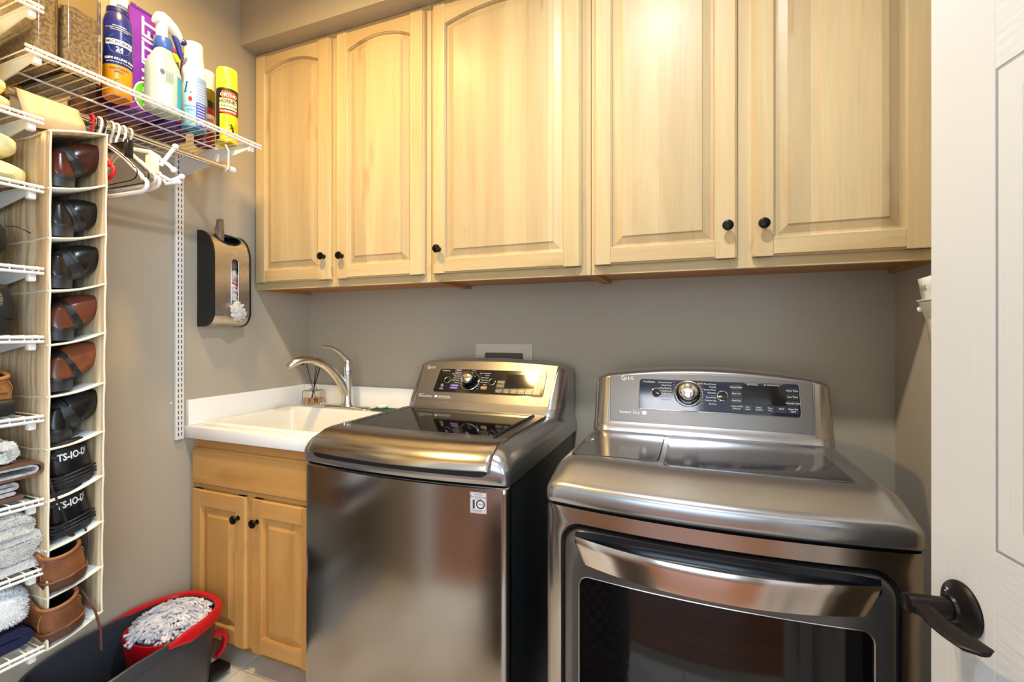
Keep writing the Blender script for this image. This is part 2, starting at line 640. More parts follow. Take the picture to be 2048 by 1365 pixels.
# recessed ceiling cans
for p, lab in ((WARM, 'white recessed ceiling can with the warm bulb, above the wire shelves'), (COOL, 'white recessed ceiling can with the cool bulb, above the dryer')):
    cl = thing('ceiling_can_light', (p[0], p[1], ZC), lab, 'light', 'recessed ceiling cans')
    obj('trim_ring', G().lathe([(.055, 0), (.085, 0), (.085, -.006), (.075, -.010), (.060, -.009), (.055, -.002), (.055, 0)], 32, o=(p[0], p[1], ZC)), WHITEP, cl)

# ------------------------------------------------------------------ the open laundry door
E0 = Vector((.3216, .8365, 0))
DDIR = Vector((.168, -.985, 0)).normalized()
DNOR = Vector((-.985, -.168, 0)).normalized()
DM = Matrix(((DDIR.x, DNOR.x, 0, E0.x), (DDIR.y, DNOR.y, 0, E0.y), (0, 0, 1, 0), (0, 0, 0, 1)))   # local: x along door, y out of the face, z up
DW, DT, DH = .765, .035, 2.03
door = thing('door_1', (E0.x, E0.y, 0), 'white moulded six panel door standing open beside the dryer', 'door')
del door['category']
door['kind'] = 'structure'
g = G()
st, ms = .112, .10
pw = (DW - 2 * st - ms) / 2
rows = [(.22, .80), (1.02, 1.60), (1.70, 1.91)]
g.box(0, -DT + .008, .008, DW, -.008, DH, M=DM)
for fy0, fy1 in ((-.009, 0), (-DT, -DT + .009)):
    for a, b in ((0, st), (st + pw, st + pw + ms), (DW - st, DW)):
        g.box(a, fy0, .008, b, fy1, DH, .0012, M=DM, seg=1)
    g.k = 1
    zr = [.008] + [q for r_ in rows for q in r_] + [DH]
    for k in range(0, len(zr), 2):
        for a in (st, st + pw + ms):
            g.box(a, fy0, zr[k], a + pw, fy1 - .0002 if fy1 == 0 else fy1, zr[k + 1], M=DM)
    g.k = 0
obj('slab', g, [DOORV, DOORH], door, kind='structure')
for a in (st, st + pw + ms):
    for z0, z1 in rows:
        g = G()
        g.loft([[DM @ Vector((a + o_ if s0 == 0 else a + pw - o_, d, (z0 + o_) if t0 == 0 else (z1 - o_))) for s0, t0 in ((0, 0), (1, 0), (1, 1), (0, 1))]
                for o_, d in ((0, -.0005), (.004, -.0005), (.010, -.006), (.016, -.0075), (.020, -.0075), (.034, -.001), (.037, -.0005))])
        obj('door_panel', g, DOORV, door, kind='structure', sharp=20)
# lever set
LZ = .922
rs = .062
lev = obj('door_lever', G(), LEVERM, door, kind='structure', label='dark bronze lever handle on round rose')


def dm(x, y, z):
    return DM @ Vector((x, y, z))


LM = DM @ Matrix.Translation((rs, 0, LZ)) @ Matrix(((1, 0, 0, 0), (0, 0, 1, 0), (0, 1, 0, 0), (0, 0, 0, 1)))   # lathe z -> out of the door
g = G().lathe([(.0005, 0), (.034, 0), (.0345, .003), (.033, .006), (.0305, .0075), (.026, .010), (.017, .014), (.0155, .0175), (.0005, .018)], 40, M=LM)
obj('rose', g, LEVERM, lev, kind='structure')
g = G().lathe([(.0005, .0), (.0125, .0), (.0125, .034), (.0128, .060), (.012, .064), (.0005, .066)], 28, M=LM)
obj('neck', g, LEVERM, lev, kind='structure')
g = G().lathe([(.0003, .0145), (.0028, .0145), (.0028, .0165), (.0003, .0168)], 12, M=DM @ Matrix.Translation((rs - .006, 0, LZ + .021)) @ Matrix(((1, 0, 0, 0), (0, 0, 1, 0), (0, 1, 0, 0), (0, 0, 0, 1))))
obj('screw', g, CHROME, lev, kind='structure', label='steel rose screw')
rings = []
for k in range(17):
    t = k / 16
    x = rs - .012 + t * .106
    y = .058 - .004 * sin(pi * min(t * 2, 1)) - .022 * t ** 1.7 + .004 * t
    z = LZ + .0095 - .004 * t - .006 * sin(pi * t) * .4 - .004 * t * t
    hw = .0085 + .0075 * min(1, t * 1.4)            # half width (across, mostly y)
    th = .0105 * (1 - min(1, t * 2.2)) ** 1.5 + .0028
    if t > .93:
        hw *= sqrt(max(0.02, 1 - ((t - .93) / .075) ** 2))
    tl = -.35 * (1 - t) - .12
    ring = []
    for j in range(12):
        a = 2 * pi * j / 12
        u, w = hw * (abs(cos(a)) ** .7) * (1 if cos(a) > 0 else -1), th * (abs(sin(a)) ** .7) * (1 if sin(a) > 0 else -1)
        ring.append(dm(x, y + u * cos(tl) - w * sin(tl) * .3, z - th + w + u * sin(tl) * .55))
    rings.append(ring)
obj('lever', G().loft(rings), LEVERM, lev, kind='structure', sharp=50)


# ------------------------------------------------------------------ cabinets
def knob(g, x, y, z, s=1.0):
    M = Matrix.Translation((x, y, z)) @ Matrix.Rotation(pi / 2, 4, 'X') @ Matrix.Scale(s, 4)
    g.lathe([(.0003, 0), (.009, 0), (.009, .002), (.0055, .004), (.005, .012), (.008, .0165), (.0145, .019), (.016, .0225), (.0145, .0262), (.009, .0285), (.0003, .029)], 24, M=M)
    return g


def arch_outline(x0, x1, z0, z1, rise, o, n=18):
    """opening outline inset by o; the top is an arc that rises in the middle"""
    pts = [(x0 + o, z0 + o), (x1 - o, z0 + o)]
    xc, hw = (x0 + x1) / 2, (x1 - x0) / 2
    for k in range(n + 1):
        x = (x1 - o) + (x0 - x1 + 2 * o) * k / n
        q = (x - xc) / hw
        pts.append((x, z1 + rise * (1 - q * q) - o))
    return pts


def cab_door(parent, x0, x1, z0, z1, px0, px1, pz0, pz1, rise, yf, kx, kz, mv, mh, mp, th=.021):
    """one raised panel door: stiles and rails, panel and knob"""
    g = G()
    yb = yf + th
    e = .006

    def stile(a, b):
        g.box(a, yf, z0, b, yb, z1, .0015, seg=1)
    stile(x0 + e, px0)
    stile(px1, x1 - e)
    g.k = 1
    g.box(px0, yf + .0003, z0 + e, px1, yb, pz0, .0008, seg=1)
    arc = arch_outline(px0, px1, pz0, pz1, rise, 0)[2:]
    poly = [(px1, z1 - e)] + [(px0, z1 - e)] + arc[::-1]
    g.prism(poly, lambda a, b, d: (a, d, b), yf + .0003, yb)
    # eased outer edge profile
    g.k = 0
    ring = lambda o_, y: [(x0 + o_, y, z0 + o_), (x1 - o_, y, z0 + o_), (x1 - o_, y, z1 - o_), (x0 + o_, y, z1 - o_)]
    g.loft([ring(e + .004, yf + .0008), ring(e, yf + .001), ring(e - .001, yf + .004), ring(.002, yf + .006), ring(0, yf + .009), ring(0, yb), ring(e + .004, yb)], cap=(False, False))
    d = obj('door', g, [mv, mh], parent, sharp=25)
    g = G()
    rg = []
    for o_, y in ((-.006, yf + .0025), (.0, yf + .0025), (.003, yf + .005), (.006, yf + .0125), (.012, yf + .0125), (.036, yf + .0045), (.0375, yf + .0022), (.0376, yf + .0022)):
        rg.append([(a, y, b) for a, b in arch_outline(px0, px1, pz0, pz1, rise, o_)])
    g.loft(rg, cap=(False, True))
    obj('raised_panel', g, mp, d, sharp=14)
    obj('knob', knob(G(), kx, yf, kz), BRONZE, d, label='black bronze mushroom knob')
    return d


ZB, ZT = 1.478, 2.560
YFF, YDR = 1.556, 1.535
CABS = [(-1.868, -.940, 'maple wall cabinet in the left corner with two narrow arched doors',
         [(-1.853, -1.421, -1.795, -1.486, 'R'), (-1.391, -.962, -1.331, -1.025, 'L')], [(-1.868, -1.83), (-1.44, -1.372), (-.985, -.940)]),
        (-.938, -.317, 'maple wall cabinet with one wide arched door above the washer',
         [(-.926, -.346, -.871, -.408, 'L')], [(-.938, -.90), (-.37, -.317)]),
        (-.315, .622, 'maple wall cabinet with two doors above the dryer',
         [(-.303, .130, -.247, .069, 'R'), (.170, .604, .226, .540, 'L')], [(-.315, -.27), (.11, .19), (.58, .622)])]
KN = {-1.853: (-1.452, 1.605), -1.391: (-1.356, 1.602), -.926: (-.894, 1.600), -.303: (.103, 1.604), .170: (.199, 1.602)}
for x0, x1, lab, doors, stiles in CABS:
    c = thing('wall_cabinet', ((x0 + x1) / 2, YB, ZB), lab, 'cabinet', 'maple wall cabinets')
    g = bx(x0, YFF + .019, ZB, x0 + .016, YB - .001, ZT - .002)
    g.box(x1 - .016, YFF + .019, ZB, x1, YB - .001, ZT - .002)
    g.box(x0 + .016, YFF + .019, ZB + .014, x1 - .016, YB - .001, ZB + .026)
    g.box(x0 + .016, YFF + .019, ZT - .02, x1 - .016, YB - .001, ZT - .002)
    g.box(x0 + .016, YB - .012, ZB + .026, x1 - .016, YB - .001, ZT - .02)
    obj('cabinet_box', g, MAPLEB, c, sharp=0)
    g = G()
    for a, b in stiles:
        g.box(a, YFF, ZB, b, YFF + .019, ZT - .002, .0008, seg=1)
    g.k = 1
    for (a, b), (a2, b2) in zip(stiles[:-1], stiles[1:]):
        g.box(b, YFF, ZB, a2, YFF + .019, ZB + .045, .0008, seg=1)
        g.box(b, YFF, ZT - .045, a2, YFF + .019, ZT - .002, .0008, seg=1)
    obj('face_frame', g, [MAPLE, MAPLEX], c, sharp=0)
    for (a, b, pa, pb, side) in doors:
        cab_door(c, a, b, 1.508, 2.533, pa, pb, 1.562, 2.455, .036, YDR, KN[a][0], KN[a][1], MAPLE, MAPLEX, MAPLEP)

# sink base cabinet
YS = 1.247
c = thing('sink_base_cabinet', (-1.53, 1.55, 0), 'honey maple sink base cabinet under the white countertop, partly behind the washer', 'cabinet')
g = bx(-1.868, YS + .04, .09, -1.85, YB - .01, .868)
g.box(-1.212, YS + .04, .09, -1.195, YB - .01, .868)
g.box(-1.85, YS + .04, .09, -1.212, YB - .01, .105)
g.box(-1.868, YS + .095, .0, -1.195, YS + .11, .09)
obj('cabinet_box', g, HONEYX, c, sharp=0)
g = bx(-1.868, YS + .021, .085, -1.845, YS + .04, .868)
g.box(-1.575, YS + .021, .085, -1.512, YS + .04, .648)
g.box(-1.225, YS + .021, .085, -1.195, YS + .04, .868)
g.k = 1
g.box(-1.845, YS + .021, .812, -1.225, YS + .04, .868)
g.box(-1.845, YS + .021, .648, -1.225, YS + .04, .70)
for a, b in ((-1.845, -1.575), (-1.512, -1.225)):
    g.box(a, YS + .021, .085, b, YS + .04, .125)
obj('face_frame', g, [HONEY, HONEYX], c, sharp=0)
g = G().loft([[(a, y, b) for a, b in ((-1.853 + o_, .683 + o_), (-1.215 - o_, .683 + o_), (-1.215 - o_, .826 - o_), (-1.853 + o_, .826 - o_))]
              for o_, y in ((0, YS + .021), (0, YS + .010), (.003, YS + .007), (.006, YS + .004), (.008, YS))])
obj('drawer_front', g, HONEYX, c, sharp=20)
for a, b, kx in ((-1.853, -1.558, -1.592), (-1.528, -1.230, -1.494)):
    cab_door(c, a, b, .092, .664, a + .052, b - .052, .152, .602, 0.0, YS, kx, .583, HONEY, HONEYX, HONEY)

# countertop with splashes (opening left for the sink)
CT = .914
ct = thing('countertop', (-1.5, 1.55, CT), 'white laminate countertop with raised splashes in the left corner', 'countertop')
SX0, SX1, SY0, SY1 = -1.835, -1.245, 1.285, 1.845
g = bx(XL + .001, 1.228, .868, -1.135, SY0 + .004, CT, .003)
g.box(XL + .001, SY0, .878, SX0 + .004, YB - .001, CT)
g.box(SX1 - .004, SY0, .878, -1.135, YB - .001, CT)
g.box(XL + .001, SY1 - .004, .878, -1.135, YB - .001, CT)
obj('worktop', g, LAMIN, ct)
obj('side_splash', bx(XL + .001, 1.236, CT, XL + .019, YB - .001, 1.016, .0025), LAMIN, ct)
obj('back_splash', bx(XL + .019, YB - .019, CT, -1.135, YB - .001, 1.016, .0025), LAMIN, ct)

# drop-in sink
sk = thing('utility_sink', (-1.54, 1.56, CT), 'cream drop-in utility sink basin in the white countertop', 'sink')
g = G()
rg = []
bx0, bx1, by0, by1 = -1.842, -1.238, 1.278, 1.842
dk = 1.715                                  # basin ends here; the faucet deck lies behind
for (o_, z, ya) in ((0, CT + .0005, by1), (.002, CT + .007, by1 - .002), (.008, CT + .010, by1 - .008), (.020, CT + .009, dk), (.026, CT + .002, dk - .004), (.032, CT - .05, dk - .01), (.050, CT - .25, dk - .03), (.075, CT - .285, dk - .055), (.25, CT - .295, dk - .22)):
    rg.append([(a, b, z) for a, b in rr(bx0 + o_, bx1 - o_, by0 + o_, ya, .03 if o_ < .1 else .02, .5)])
g.loft(rg, cap=(False, True))
obj('basin', g, SINKM, sk, sharp=40)
obj('strainer', G().lathe([(.0005, 0), (.04, 0), (.042, .003), (.035, .004), (.030, .001), (.0005, .0005)], 24, o=(-1.54, 1.48, CT - .2945)), CHROME, sk, label='steel sink strainer')

# faucet
FX, FY, FZ = -1.525, 1.765, CT + .0105
fc = thing('faucet', (FX, FY, FZ), 'brushed nickel single lever faucet with arched pull-out spout behind the sink', 'faucet')
g = G()
g.loft([[(FX + a, FY + b, FZ + z) for a, b in rr(-.128 + o_, .128 - o_, -.030 + o_, .030 - o_, .029 - o_, .03)] for o_, z in ((0, 0), (0, .004), (.004, .008), (.012, .010))])
obj('escutcheon', g, NICKEL, fc)
g = G().lathe([(.0005, .008), (.034, .008), (.031, .014), (.0255, .026), (.0245, .06), (.0245, .150), (.0255, .160), (.0255, .172), (.0005, .173)], 32, o=(FX, FY, FZ))
obj('body', g, NICKEL, fc)
sd = Vector((-sin(radians(24)), -cos(radians(24)), 0))
ctrl = [(0, .055), (.02, .10), (.055, .155), (.10, .202), (.15, .228), (.20, .236), (.245, .226), (.272, .205)]
P = []
for k in range(33):
    t = k / 32 * (len(ctrl) - 1)
    i = min(int(t), len(ctrl) - 2)
    u = t - i
    p0, p1, p2, p3 = ctrl[max(i - 1, 0)], ctrl[i], ctrl[i + 1], ctrl[min(i + 2, len(ctrl) - 1)]
    cr = lambda a: .5 * (2 * p1[a] + (p2[a] - p0[a]) * u + (2 * p0[a] - 5 * p1[a] + 4 * p2[a] - p3[a]) * u * u + (3 * p1[a] - p0[a] - 3 * p2[a] + p3[a]) * u ** 3)
    P.append(Vector((FX, FY, FZ)) + sd * cr(0) + Vector((0, 0, cr(1))))
R = [.0235 - .0055 * (k / 20) for k in range(20)]
obj('spout', G().tube(P[:20], R, 16), NICKEL, fc, sharp=60)
hp = P[19:]
obj('spray_head', G().tube(hp, [.0185, .0190, .0195, .020, .021, .0218, .0225, .023, .0225, .021, .019, .017, .015, .012][:len(hp)], 16, flat=.8), NICKEL, fc, sharp=60)
q = P[24] + Vector((0, 0, -.017))
obj('spray_button', G().sphere(q, .012, 12, (1, 1, .5)), BLACKP, fc, label='black spray toggle')
g = G().lathe([(.0005, .174), (.0255, .174), (.026, .182), (.0235, .20), (.0185, .218), (.012, .232), (.0005, .238)], 28, o=(FX, FY, FZ))
lp = []
for k in range(13):
    t = k / 12
    lp.append(Vector((FX, FY, FZ)) + sd * (-.006 + .125 * t ** 1.25) + Vector((0, 0, .205 + .088 * sin(t * pi / 2 * 1.04))))
g.tube(lp, [.020 - .015 * (k / 12) ** .45 for k in range(13)], 12)
obj('handle', g, NICKEL, fc, sharp=60)

# reed diffuser
RX, RY, RZ = -1.755, 1.785, CT + .0105
rd = thing('reed_diffuser', (RX, RY, RZ), 'square glass reed diffuser with black sticks and amber oil behind the faucet', 'diffuser')
g = G()
g.loft([[(RX + a, RY + b, RZ + z) for a, b in rr(-w, w, -w, w, r, .5)] for w, z, r in
        ((.036, 0, .006), (.0375, .004, .007), (.0375, .066, .007), (.033, .073, .010), (.016, .076, .0155), (.0145, .080, .0144), (.0145, .092, .0144),
         (.0125, .092, .0124), (.0125, .078, .0124), (.030, .070, .009), (.034, .064, .006), (.034, .010, .006), (.030, .008, .005))])
obj('bottle', g, GLASS, rd)
g = G().loft([[(RX + a, RY + b, RZ + z) for a, b in rr(-.0336, .0336, -.0336, .0336, .006, .5)] for z in (.011, .036)])
obj('oil', g, OILL, rd, label='amber oil in the bottle')
for k, (dx, dy) in enumerate(((-.055, .0), (-.03, -.022), (.022, .01), (.030, -.012), (.046, .012), (.034, .02))):
    obj('reed', G().tube([(RX - dx * .35, RY - dy * .35, RZ + .014), (RX + dx * .15, RY + dy * .15, RZ + .092), (RX + dx, RY + dy, RZ + .225)], .0016, 6), REED, rd)

# scouring pad and soap
g = G()
for k in range(1):
    g.box(-1.375, 1.735, CT + .0105, -1.265, 1.795, CT + .0185, .003)
o = obj('scouring_pad', g, GREENS, label='dark green scouring pad lying behind the sink right of the faucet', cat='pad', base=(-1.32, 1.765, CT + .0105))
obj('soap_bar', G().sphere((-1.325, 1.762, CT + .0305), .03, 16, (1, .75, .42)), SOAPM, label='small white rounded soap on the green scouring pad', cat='soap', base=(-1.325, 1.762, CT + .0185))


# ------------------------------------------------------------------ washer and dryer
def xs_edge(x0, x1, r, n=24, m=7):
    """x samples dense near both ends"""
    a = [x0 + r * (1 - cos(pi / 2 * k / m)) for k in range(m)]
    b = [x0 + r + (x1 - x0 - 2 * r) * k / n for k in range(n + 1)]
    return a + b + [x0 + x1 - q for q in a[::-1]]


def side_round(x, x0, x1, r):
    d = min(x - x0, x1 - x)
    if d >= r:
        return 0
    d = max(d, 0)
    return r - sqrt(max(0, r * r - (r - d) ** 2))


class Console:
    """sloped control console; f(s, t, n): s metres right of the centre, t metres up the slope, n metres out"""

    def __init__(s, xc, p0, p1):
        s.xc = xc
        s.p0 = Vector((0, p0[0], p0[1]))
        e = Vector((0, p1[0] - p0[0], p1[1] - p0[1]))
        s.L = e.length
        s.e = e.normalized()
        s.n = Vector((0, -s.e.z, s.e.y))

    def f(s, a, t, n=0):
        return Vector((s.xc + a, 0, 0)) + s.p0 + s.e * t + s.n * n

    def fn(s, n):
        return lambda a, t: s.f(a, t, n)

    def at(s, a, t, n, ang=0):
        """function placing text at (a, t)"""
        return lambda x, y: s.f(a + x, t + y, n)

    def lm(s, a, t):
        p = s.f(a, t)
        ex = Vector((1, 0, 0))
        return Matrix(((ex.x, s.e.x, s.n.x, p.x), (ex.y, s.e.y, s.n.y, p.y), (ex.z, s.e.z, s.n.z, p.z), (0, 0, 0, 1)))


def plate(g, C, outline, n0, n1, bev=.0012):
    """flat plate lying on the console"""
    cx = sum(p[0] for p in outline) / len(outline)
    cy = sum(p[1] for p in outline) / len(outline)

    def sh(q):
        return [C.f(a + (cx - a) / max(1e-6, math.hypot(a - cx, t - cy)) * q, t + (cy - t) / max(1e-6, math.hypot(a - cx, t - cy)) * q, 0) for a, t in outline]
    k0 = [p + C.n * n0 for p in sh(0)]
    k1 = [p + C.n * (n1 - bev) for p in sh(0)]
    k2 = [p + C.n * n1 for p in sh(bev)]
    return g.loft([k0, k1, k2])


def ring_text_logo(g, f, x, y, r):
    """round maker's badge: ring open at the upper right with the two strokes and the dot inside"""
    n = 22
    pts0, pts1 = [], []
    for k in range(n + 1):
        a = radians(75) + radians(285) * k / n
        pts0.append(f(x + r * cos(a), y + r * sin(a)))
        pts1.append(f(x + r * .80 * cos(a), y + r * .80 * sin(a)))
    g.loft([pts0, pts1], closed=False)

    def bar(a, b, c, d):
        g.face([g.v(f(x + p * r, y + q * r)) for p, q in ((a, b), (c, b), (c, d), (a, d))])
    bar(-.10, -.45, .06, .40)
    bar(.06, -.45, .36, -.30)
    bar(.25, -.08, .95, .07)
    g.face([g.v(f(x - .42 * r + .13 * r * cos(q), y + .28 * r + .13 * r * sin(q))) for q in [2 * pi * k / 10 for k in range(10)]])


def badge(g, f, x, y, r):
    """filled oval badge"""
    g.face([g.v(f(x + 1.25 * r * cos(q), y + r * sin(q))) for q in [2 * pi * k / 24 for k in range(24)]])


PANELB = Mat('blue_glare_panel_glass', '#111b30', .08)  # bluish lamp glare put into the dryer panel's colour


def build_console(root, C, hw, zlow, ylow, rise, ydeep, capw, panel, fascia, words, washer):
    xc = C.xc
    # shell: lofted along x, rounded at both ends
    x0, x1 = xc - hw, xc + hw
    rings = []
    for x in xs_edge(x0, x1, .055, 30, 10):
        a = x - xc
        r = side_round(x, x0, x1, .055)
        q = a / hw
        tt = C.L + rise * (1 - q * q)
        dn = r * .35
        b0 = C.f(a, 0)
        b1 = C.f(a, tt - dn)
        y_in = r * 1.5
        ring = [(x, ylow + y_in, zlow - .03), (x, ylow + y_in, zlow), (x, b0.y - .006 + y_in, b0.z - .012), (x, b0.y + y_in, b0.z + .002)]
        for k in range(1, 5):
            p = C.f(a, (tt - dn) * k / 4 - .012 * (k == 4))
            ring.append((x, p.y + y_in, p.z))
        for k in range(1, 6):
            w = k / 5 * pi / 2
            ring.append((x, b1.y - .008 + y_in + .018 * sin(w) * 1.0 + .004 * k / 5, b1.z - .012 + .012 * sin(w) ** .8 + 0 * w))
        yd = max(ydeep - r * .6, b1.y + y_in + .03)
        ring += [(x, yd - .02, b1.z - .003), (x, yd, b1.z - .03), (x, yd, zlow - .03)]
        rings.append(ring)
    g = G().loft(rings)
    con = obj('console', g, DECK, root, sharp=40, label='sloped console rising along the back')
    # silver end caps: thin shells following the rounded ends
    for sgn in (-1, 1):
        g = G()
        A, B = [], []
        for k in range(9):
            t = -.006 + (C.L + .012) * k / 8
            u = max(0, min(1, t / C.L))
            ai = fascia[0] * (1 - u) + fascia[1] * u + .004
            row = []
            for j in range(8):
                a = ai + (hw - .0005 - ai) * (1 - (1 - j / 7) ** 1.6)
                r = side_round(xc + a, x0, x1, .055)
                tl = min(t, C.L + rise * (1 - (a / hw) ** 2) - r * .35 - .010)
                p = C.f(sgn * a, tl)
                row.append((p.x, p.y - .0018 + r * 1.5, p.z + .0004))
            A.append(row)
        g.loft(A, closed=False)
        obj('end_cap', g, CAPM, con, sharp=50, label='bright silver end cap')
    # fascia plate with arched top
    g = G()
    n = 24
    fo = [(-fascia[0], .004), (fascia[0], .004)]
    for k in range(n + 1):
        a = fascia[1] - 2 * fascia[1] * k / n
        fo.append((a, C.L - .004 + rise * .55 * (1 - (a / hw) ** 2)))
    plate(g, C, fo, -.004, .0016)
    obj('fascia', g, FASC, con, sharp=20)
    g = G()
    plate(g, C, panel, -.002, .0034, .001)
    obj('control_panel', g, PANELG if washer else PANELB, con, sharp=20, label='smoked black glass control panel')
    g = G()
    px0, px1 = min(p[0] for p in panel), max(p[0] for p in panel)
    ins = [C.f(a, t, .0026) for a, t in panel]
    g.tube(ins, .0008, 5, wrap=True)
    obj('panel_trim', g, CAPM, con)
    N = .0037
    f = lambda a, t: C.f(a, t, N)
    # knob
    ka, kt = words['knob']
    M = C.lm(ka, kt)
    g = G().lathe([(.0405, .003), (.0415, .0042), (.0395, .0052), (.0375, .0046), (.0375, .003)], 40, M=M)
    obj('knob_ring', g, CHROME, con)
    g = G().lathe([(.0005, .003), (.034, .003), (.033, .007), (.0295, .012), (.028, .030), (.0285, .034), (.027, .038), (.0005, .0385)], 40, M=M)
    obj('knob_skirt', g, BLACKG, con, sharp=40)
    g = G().lathe([(.0005, .0387), (.0272, .0387), (.0275, .041), (.025, .0455), (.017, .0490), (.008, .0505), (.0005, .0507)], 40, M=M)
    obj('cycle_knob', g, CHROME, con, sharp=60, label='polished chrome cycle knob')
    for ba, bt in words['buttons']:
        M = C.lm(ba, bt)
        g = G().lathe([(.0148, .003), (.0152, .0046), (.0136, .0052), (.0124, .0042), (.0124, .003)], 28, M=M)
        obj('button_ring', g, CHROME, con)
        g = G().lathe([(.0005, .006), (.0115, .0052), (.0122, .0036), (.0005, .003)], 28, M=M)
        obj('push_button', g, BLACKG, con)
    # screen and touch keys
    sx0, sx1, sz0, sz1 = words['screen']
    g = G()
    plate(g, C, rr(sx0, sx1, sz0, sz1, .003), .002, .0040, .0004)
    obj('display_screen', g, SCREEN, con, sharp=0)
    for a0, a1, t0, t1 in words['keys']:
        g = G()
        plate(g, C, rr(a0, a1, t0, t1, .002, .5), .003, .0042, .0006)
        obj('touch_key', g, KEYM, con, sharp=0)
    # lettering
    for mat, items in words['print']:
        g = G()
        for it in items:
            if it[0] == 'bar':
                _, a0, a1, t0, t1, nn = it
                g.face([g.v(C.f(a, t, nn)) for a, t in ((a0, t0), (a1, t0), (a1, t1), (a0, t1))])
            elif it[0] == 'logo':
                ring_text_logo(g, lambda a, t: C.f(a, t, it[4]), it[1], it[2], it[3])
            elif it[0] == 'badge':
                badge(g, lambda a, t: C.f(a, t, it[4]), it[1], it[2], it[3])
            else:
                body, size, a, t, al, nn = it
                g.text(body, size, lambda x, y, a=a, t=t, nn=nn: C.f(a + x, t + y, nn), al)
        obj('lettering', g, mat, con, sharp=0, kind='stuff')
    return con


NP, NF, NK = .0039, .0021, .0046       # print height on panel, fascia, keys


def keyrow(x0, x1, z0, z1, n):
    w = (x1 - x0) / n
    return [(x0 + k * w + .0006, x0 + (k + 1) * w - .0006, z0, z1) for k in range(n)]


def deck(root, xc, hw, front, zs, prof, rs_, r, bulge, name='top_deck', mat=None, drop=1.0):
    x0, x1 = xc - hw, xc + hw
    rings = []
    for x in xs_edge(x0, x1, r, 26, 9):
        q = (x - xc) / hw
        b = bulge * (1 - q * q)
        d = side_round(x, x0, x1, r)
        de = side_round(x, x0, x1, .02)
        ring = []
        zt = max(z for y, z, w in prof)
        for y, z, w in prof:
            ring.append((x, y - b * w + de * w * .8, z - d * drop * max(0, (z - zs)) / (zt - zs)))
        rings.append(ring)
    return obj(name, G().loft(rings), mat or DECK, root, sharp=50)


def front_y(x, xc, hw, y0, bulge, r=.022):
    q = (x - xc) / hw
    return y0 - bulge * (1 - q * q) + side_round(x, xc - hw, xc + hw, r) * .9


# ---- washer
WXC, WHW = -.779, .343
wx0, wx1 = WXC - WHW, WXC + WHW
ws = thing('washing_machine', (WXC, 1.45, 0), 'graphite steel top load washer with glass lid standing next to the sink', 'washer', None)
obj('side_body', bx(wx0 + .002, 1.115, .025, wx1 - .002, 1.80, .884, .004), BODYD, ws)
for a in (wx0 + .05, wx1 - .05):
    for b in (1.16, 1.75):
        obj('foot', G().lathe([(.0005, 0), (.022, 0), (.024, .004), (.018, .012), (.010, .014), (.010, .028), (.0005, .028)], 14, o=(a, b, 0)), BLACKP, ws)
WY, WBU = 1.100, .028
g = G()
rings = []
for z in (.03, .035, .05, .2, .4, .6, .75, .86, .876, .880):
    ins = .004 if z in (.03, .880) else 0
    rings.append([(x, front_y(x, WXC, WHW, WY, WBU) + ins, z) for x in xs_edge(wx0, wx1, .022, 30, 7)])
g.loft(rings, closed=False)
g.loft([[(x, 1.135, z) if i in (0, 2) else (x, front_y(x, WXC, WHW, WY, WBU) + .004, z) for i in ((0, 1) if z > .5 else (1, 2))] for z in (.880,) for x in xs_edge(wx0, wx1, .022, 30, 7)], closed=False)
g.loft([[(x, front_y(x, WXC, WHW, WY, WBU), .035), (x, 1.13, .035)] for x in (wx0, wx1)], closed=False)
obj('front_panel', g, STEELW, ws, sharp=40, label='brushed steel front panel')
ZW = .885
prof = [(1.104, ZW, 1), (1.099, ZW + .004, 1), (1.096, .900, 1), (1.094, .925, 1), (1.096, .941, 1), (1.103, .955, .98), (1.116, .966, .95), (1.14, .975, .9), (1.18, .979, .8), (1.25, .980, .6), (1.40, .979, .3), (1.60, .975, 0), (1.80, .968, 0), (1.845, .962, 0), (1.852, .95, 0), (1.852, ZW, 0)]
deck(ws, WXC, WHW, 1.10, ZW, prof, 0, .06, WBU, 'top_deck', None, .9)
# lid: steel lip that wraps over the front edge, and a glass pane in a dark frame
lx0, lx1 = WXC - .298, WXC + .298
LB = .030
lid = None
lp_ = [(1.21, .9855, .55), (1.17, .986, .75), (1.135, .982, .9), (1.105, .970, .95), (1.085, .956, 1), (1.072, .940, 1), (1.068, .930, 1), (1.074, .926, 1), (1.085, .930, 1), (1.094, .946, 1), (1.12, .966, .95), (1.21, .976, .55)]
rings = []
for x in xs_edge(lx0, lx1, .012, 26, 5):
    q = (x - WXC) / .298
    d = side_round(x, lx0, lx1, .012)
    rings.append([(x, y - LB * (1 - q * q) * w + d * .3, z - d * .5) for y, z, w in lp_])
lid = obj('lid', G().loft(rings), LIPM, ws, sharp=50, label='brushed steel lip of the lid')
g = G()


def ly(x):
    q = (x - WXC) / .298
    return 1.21 - LB * (1 - q * q) * .55


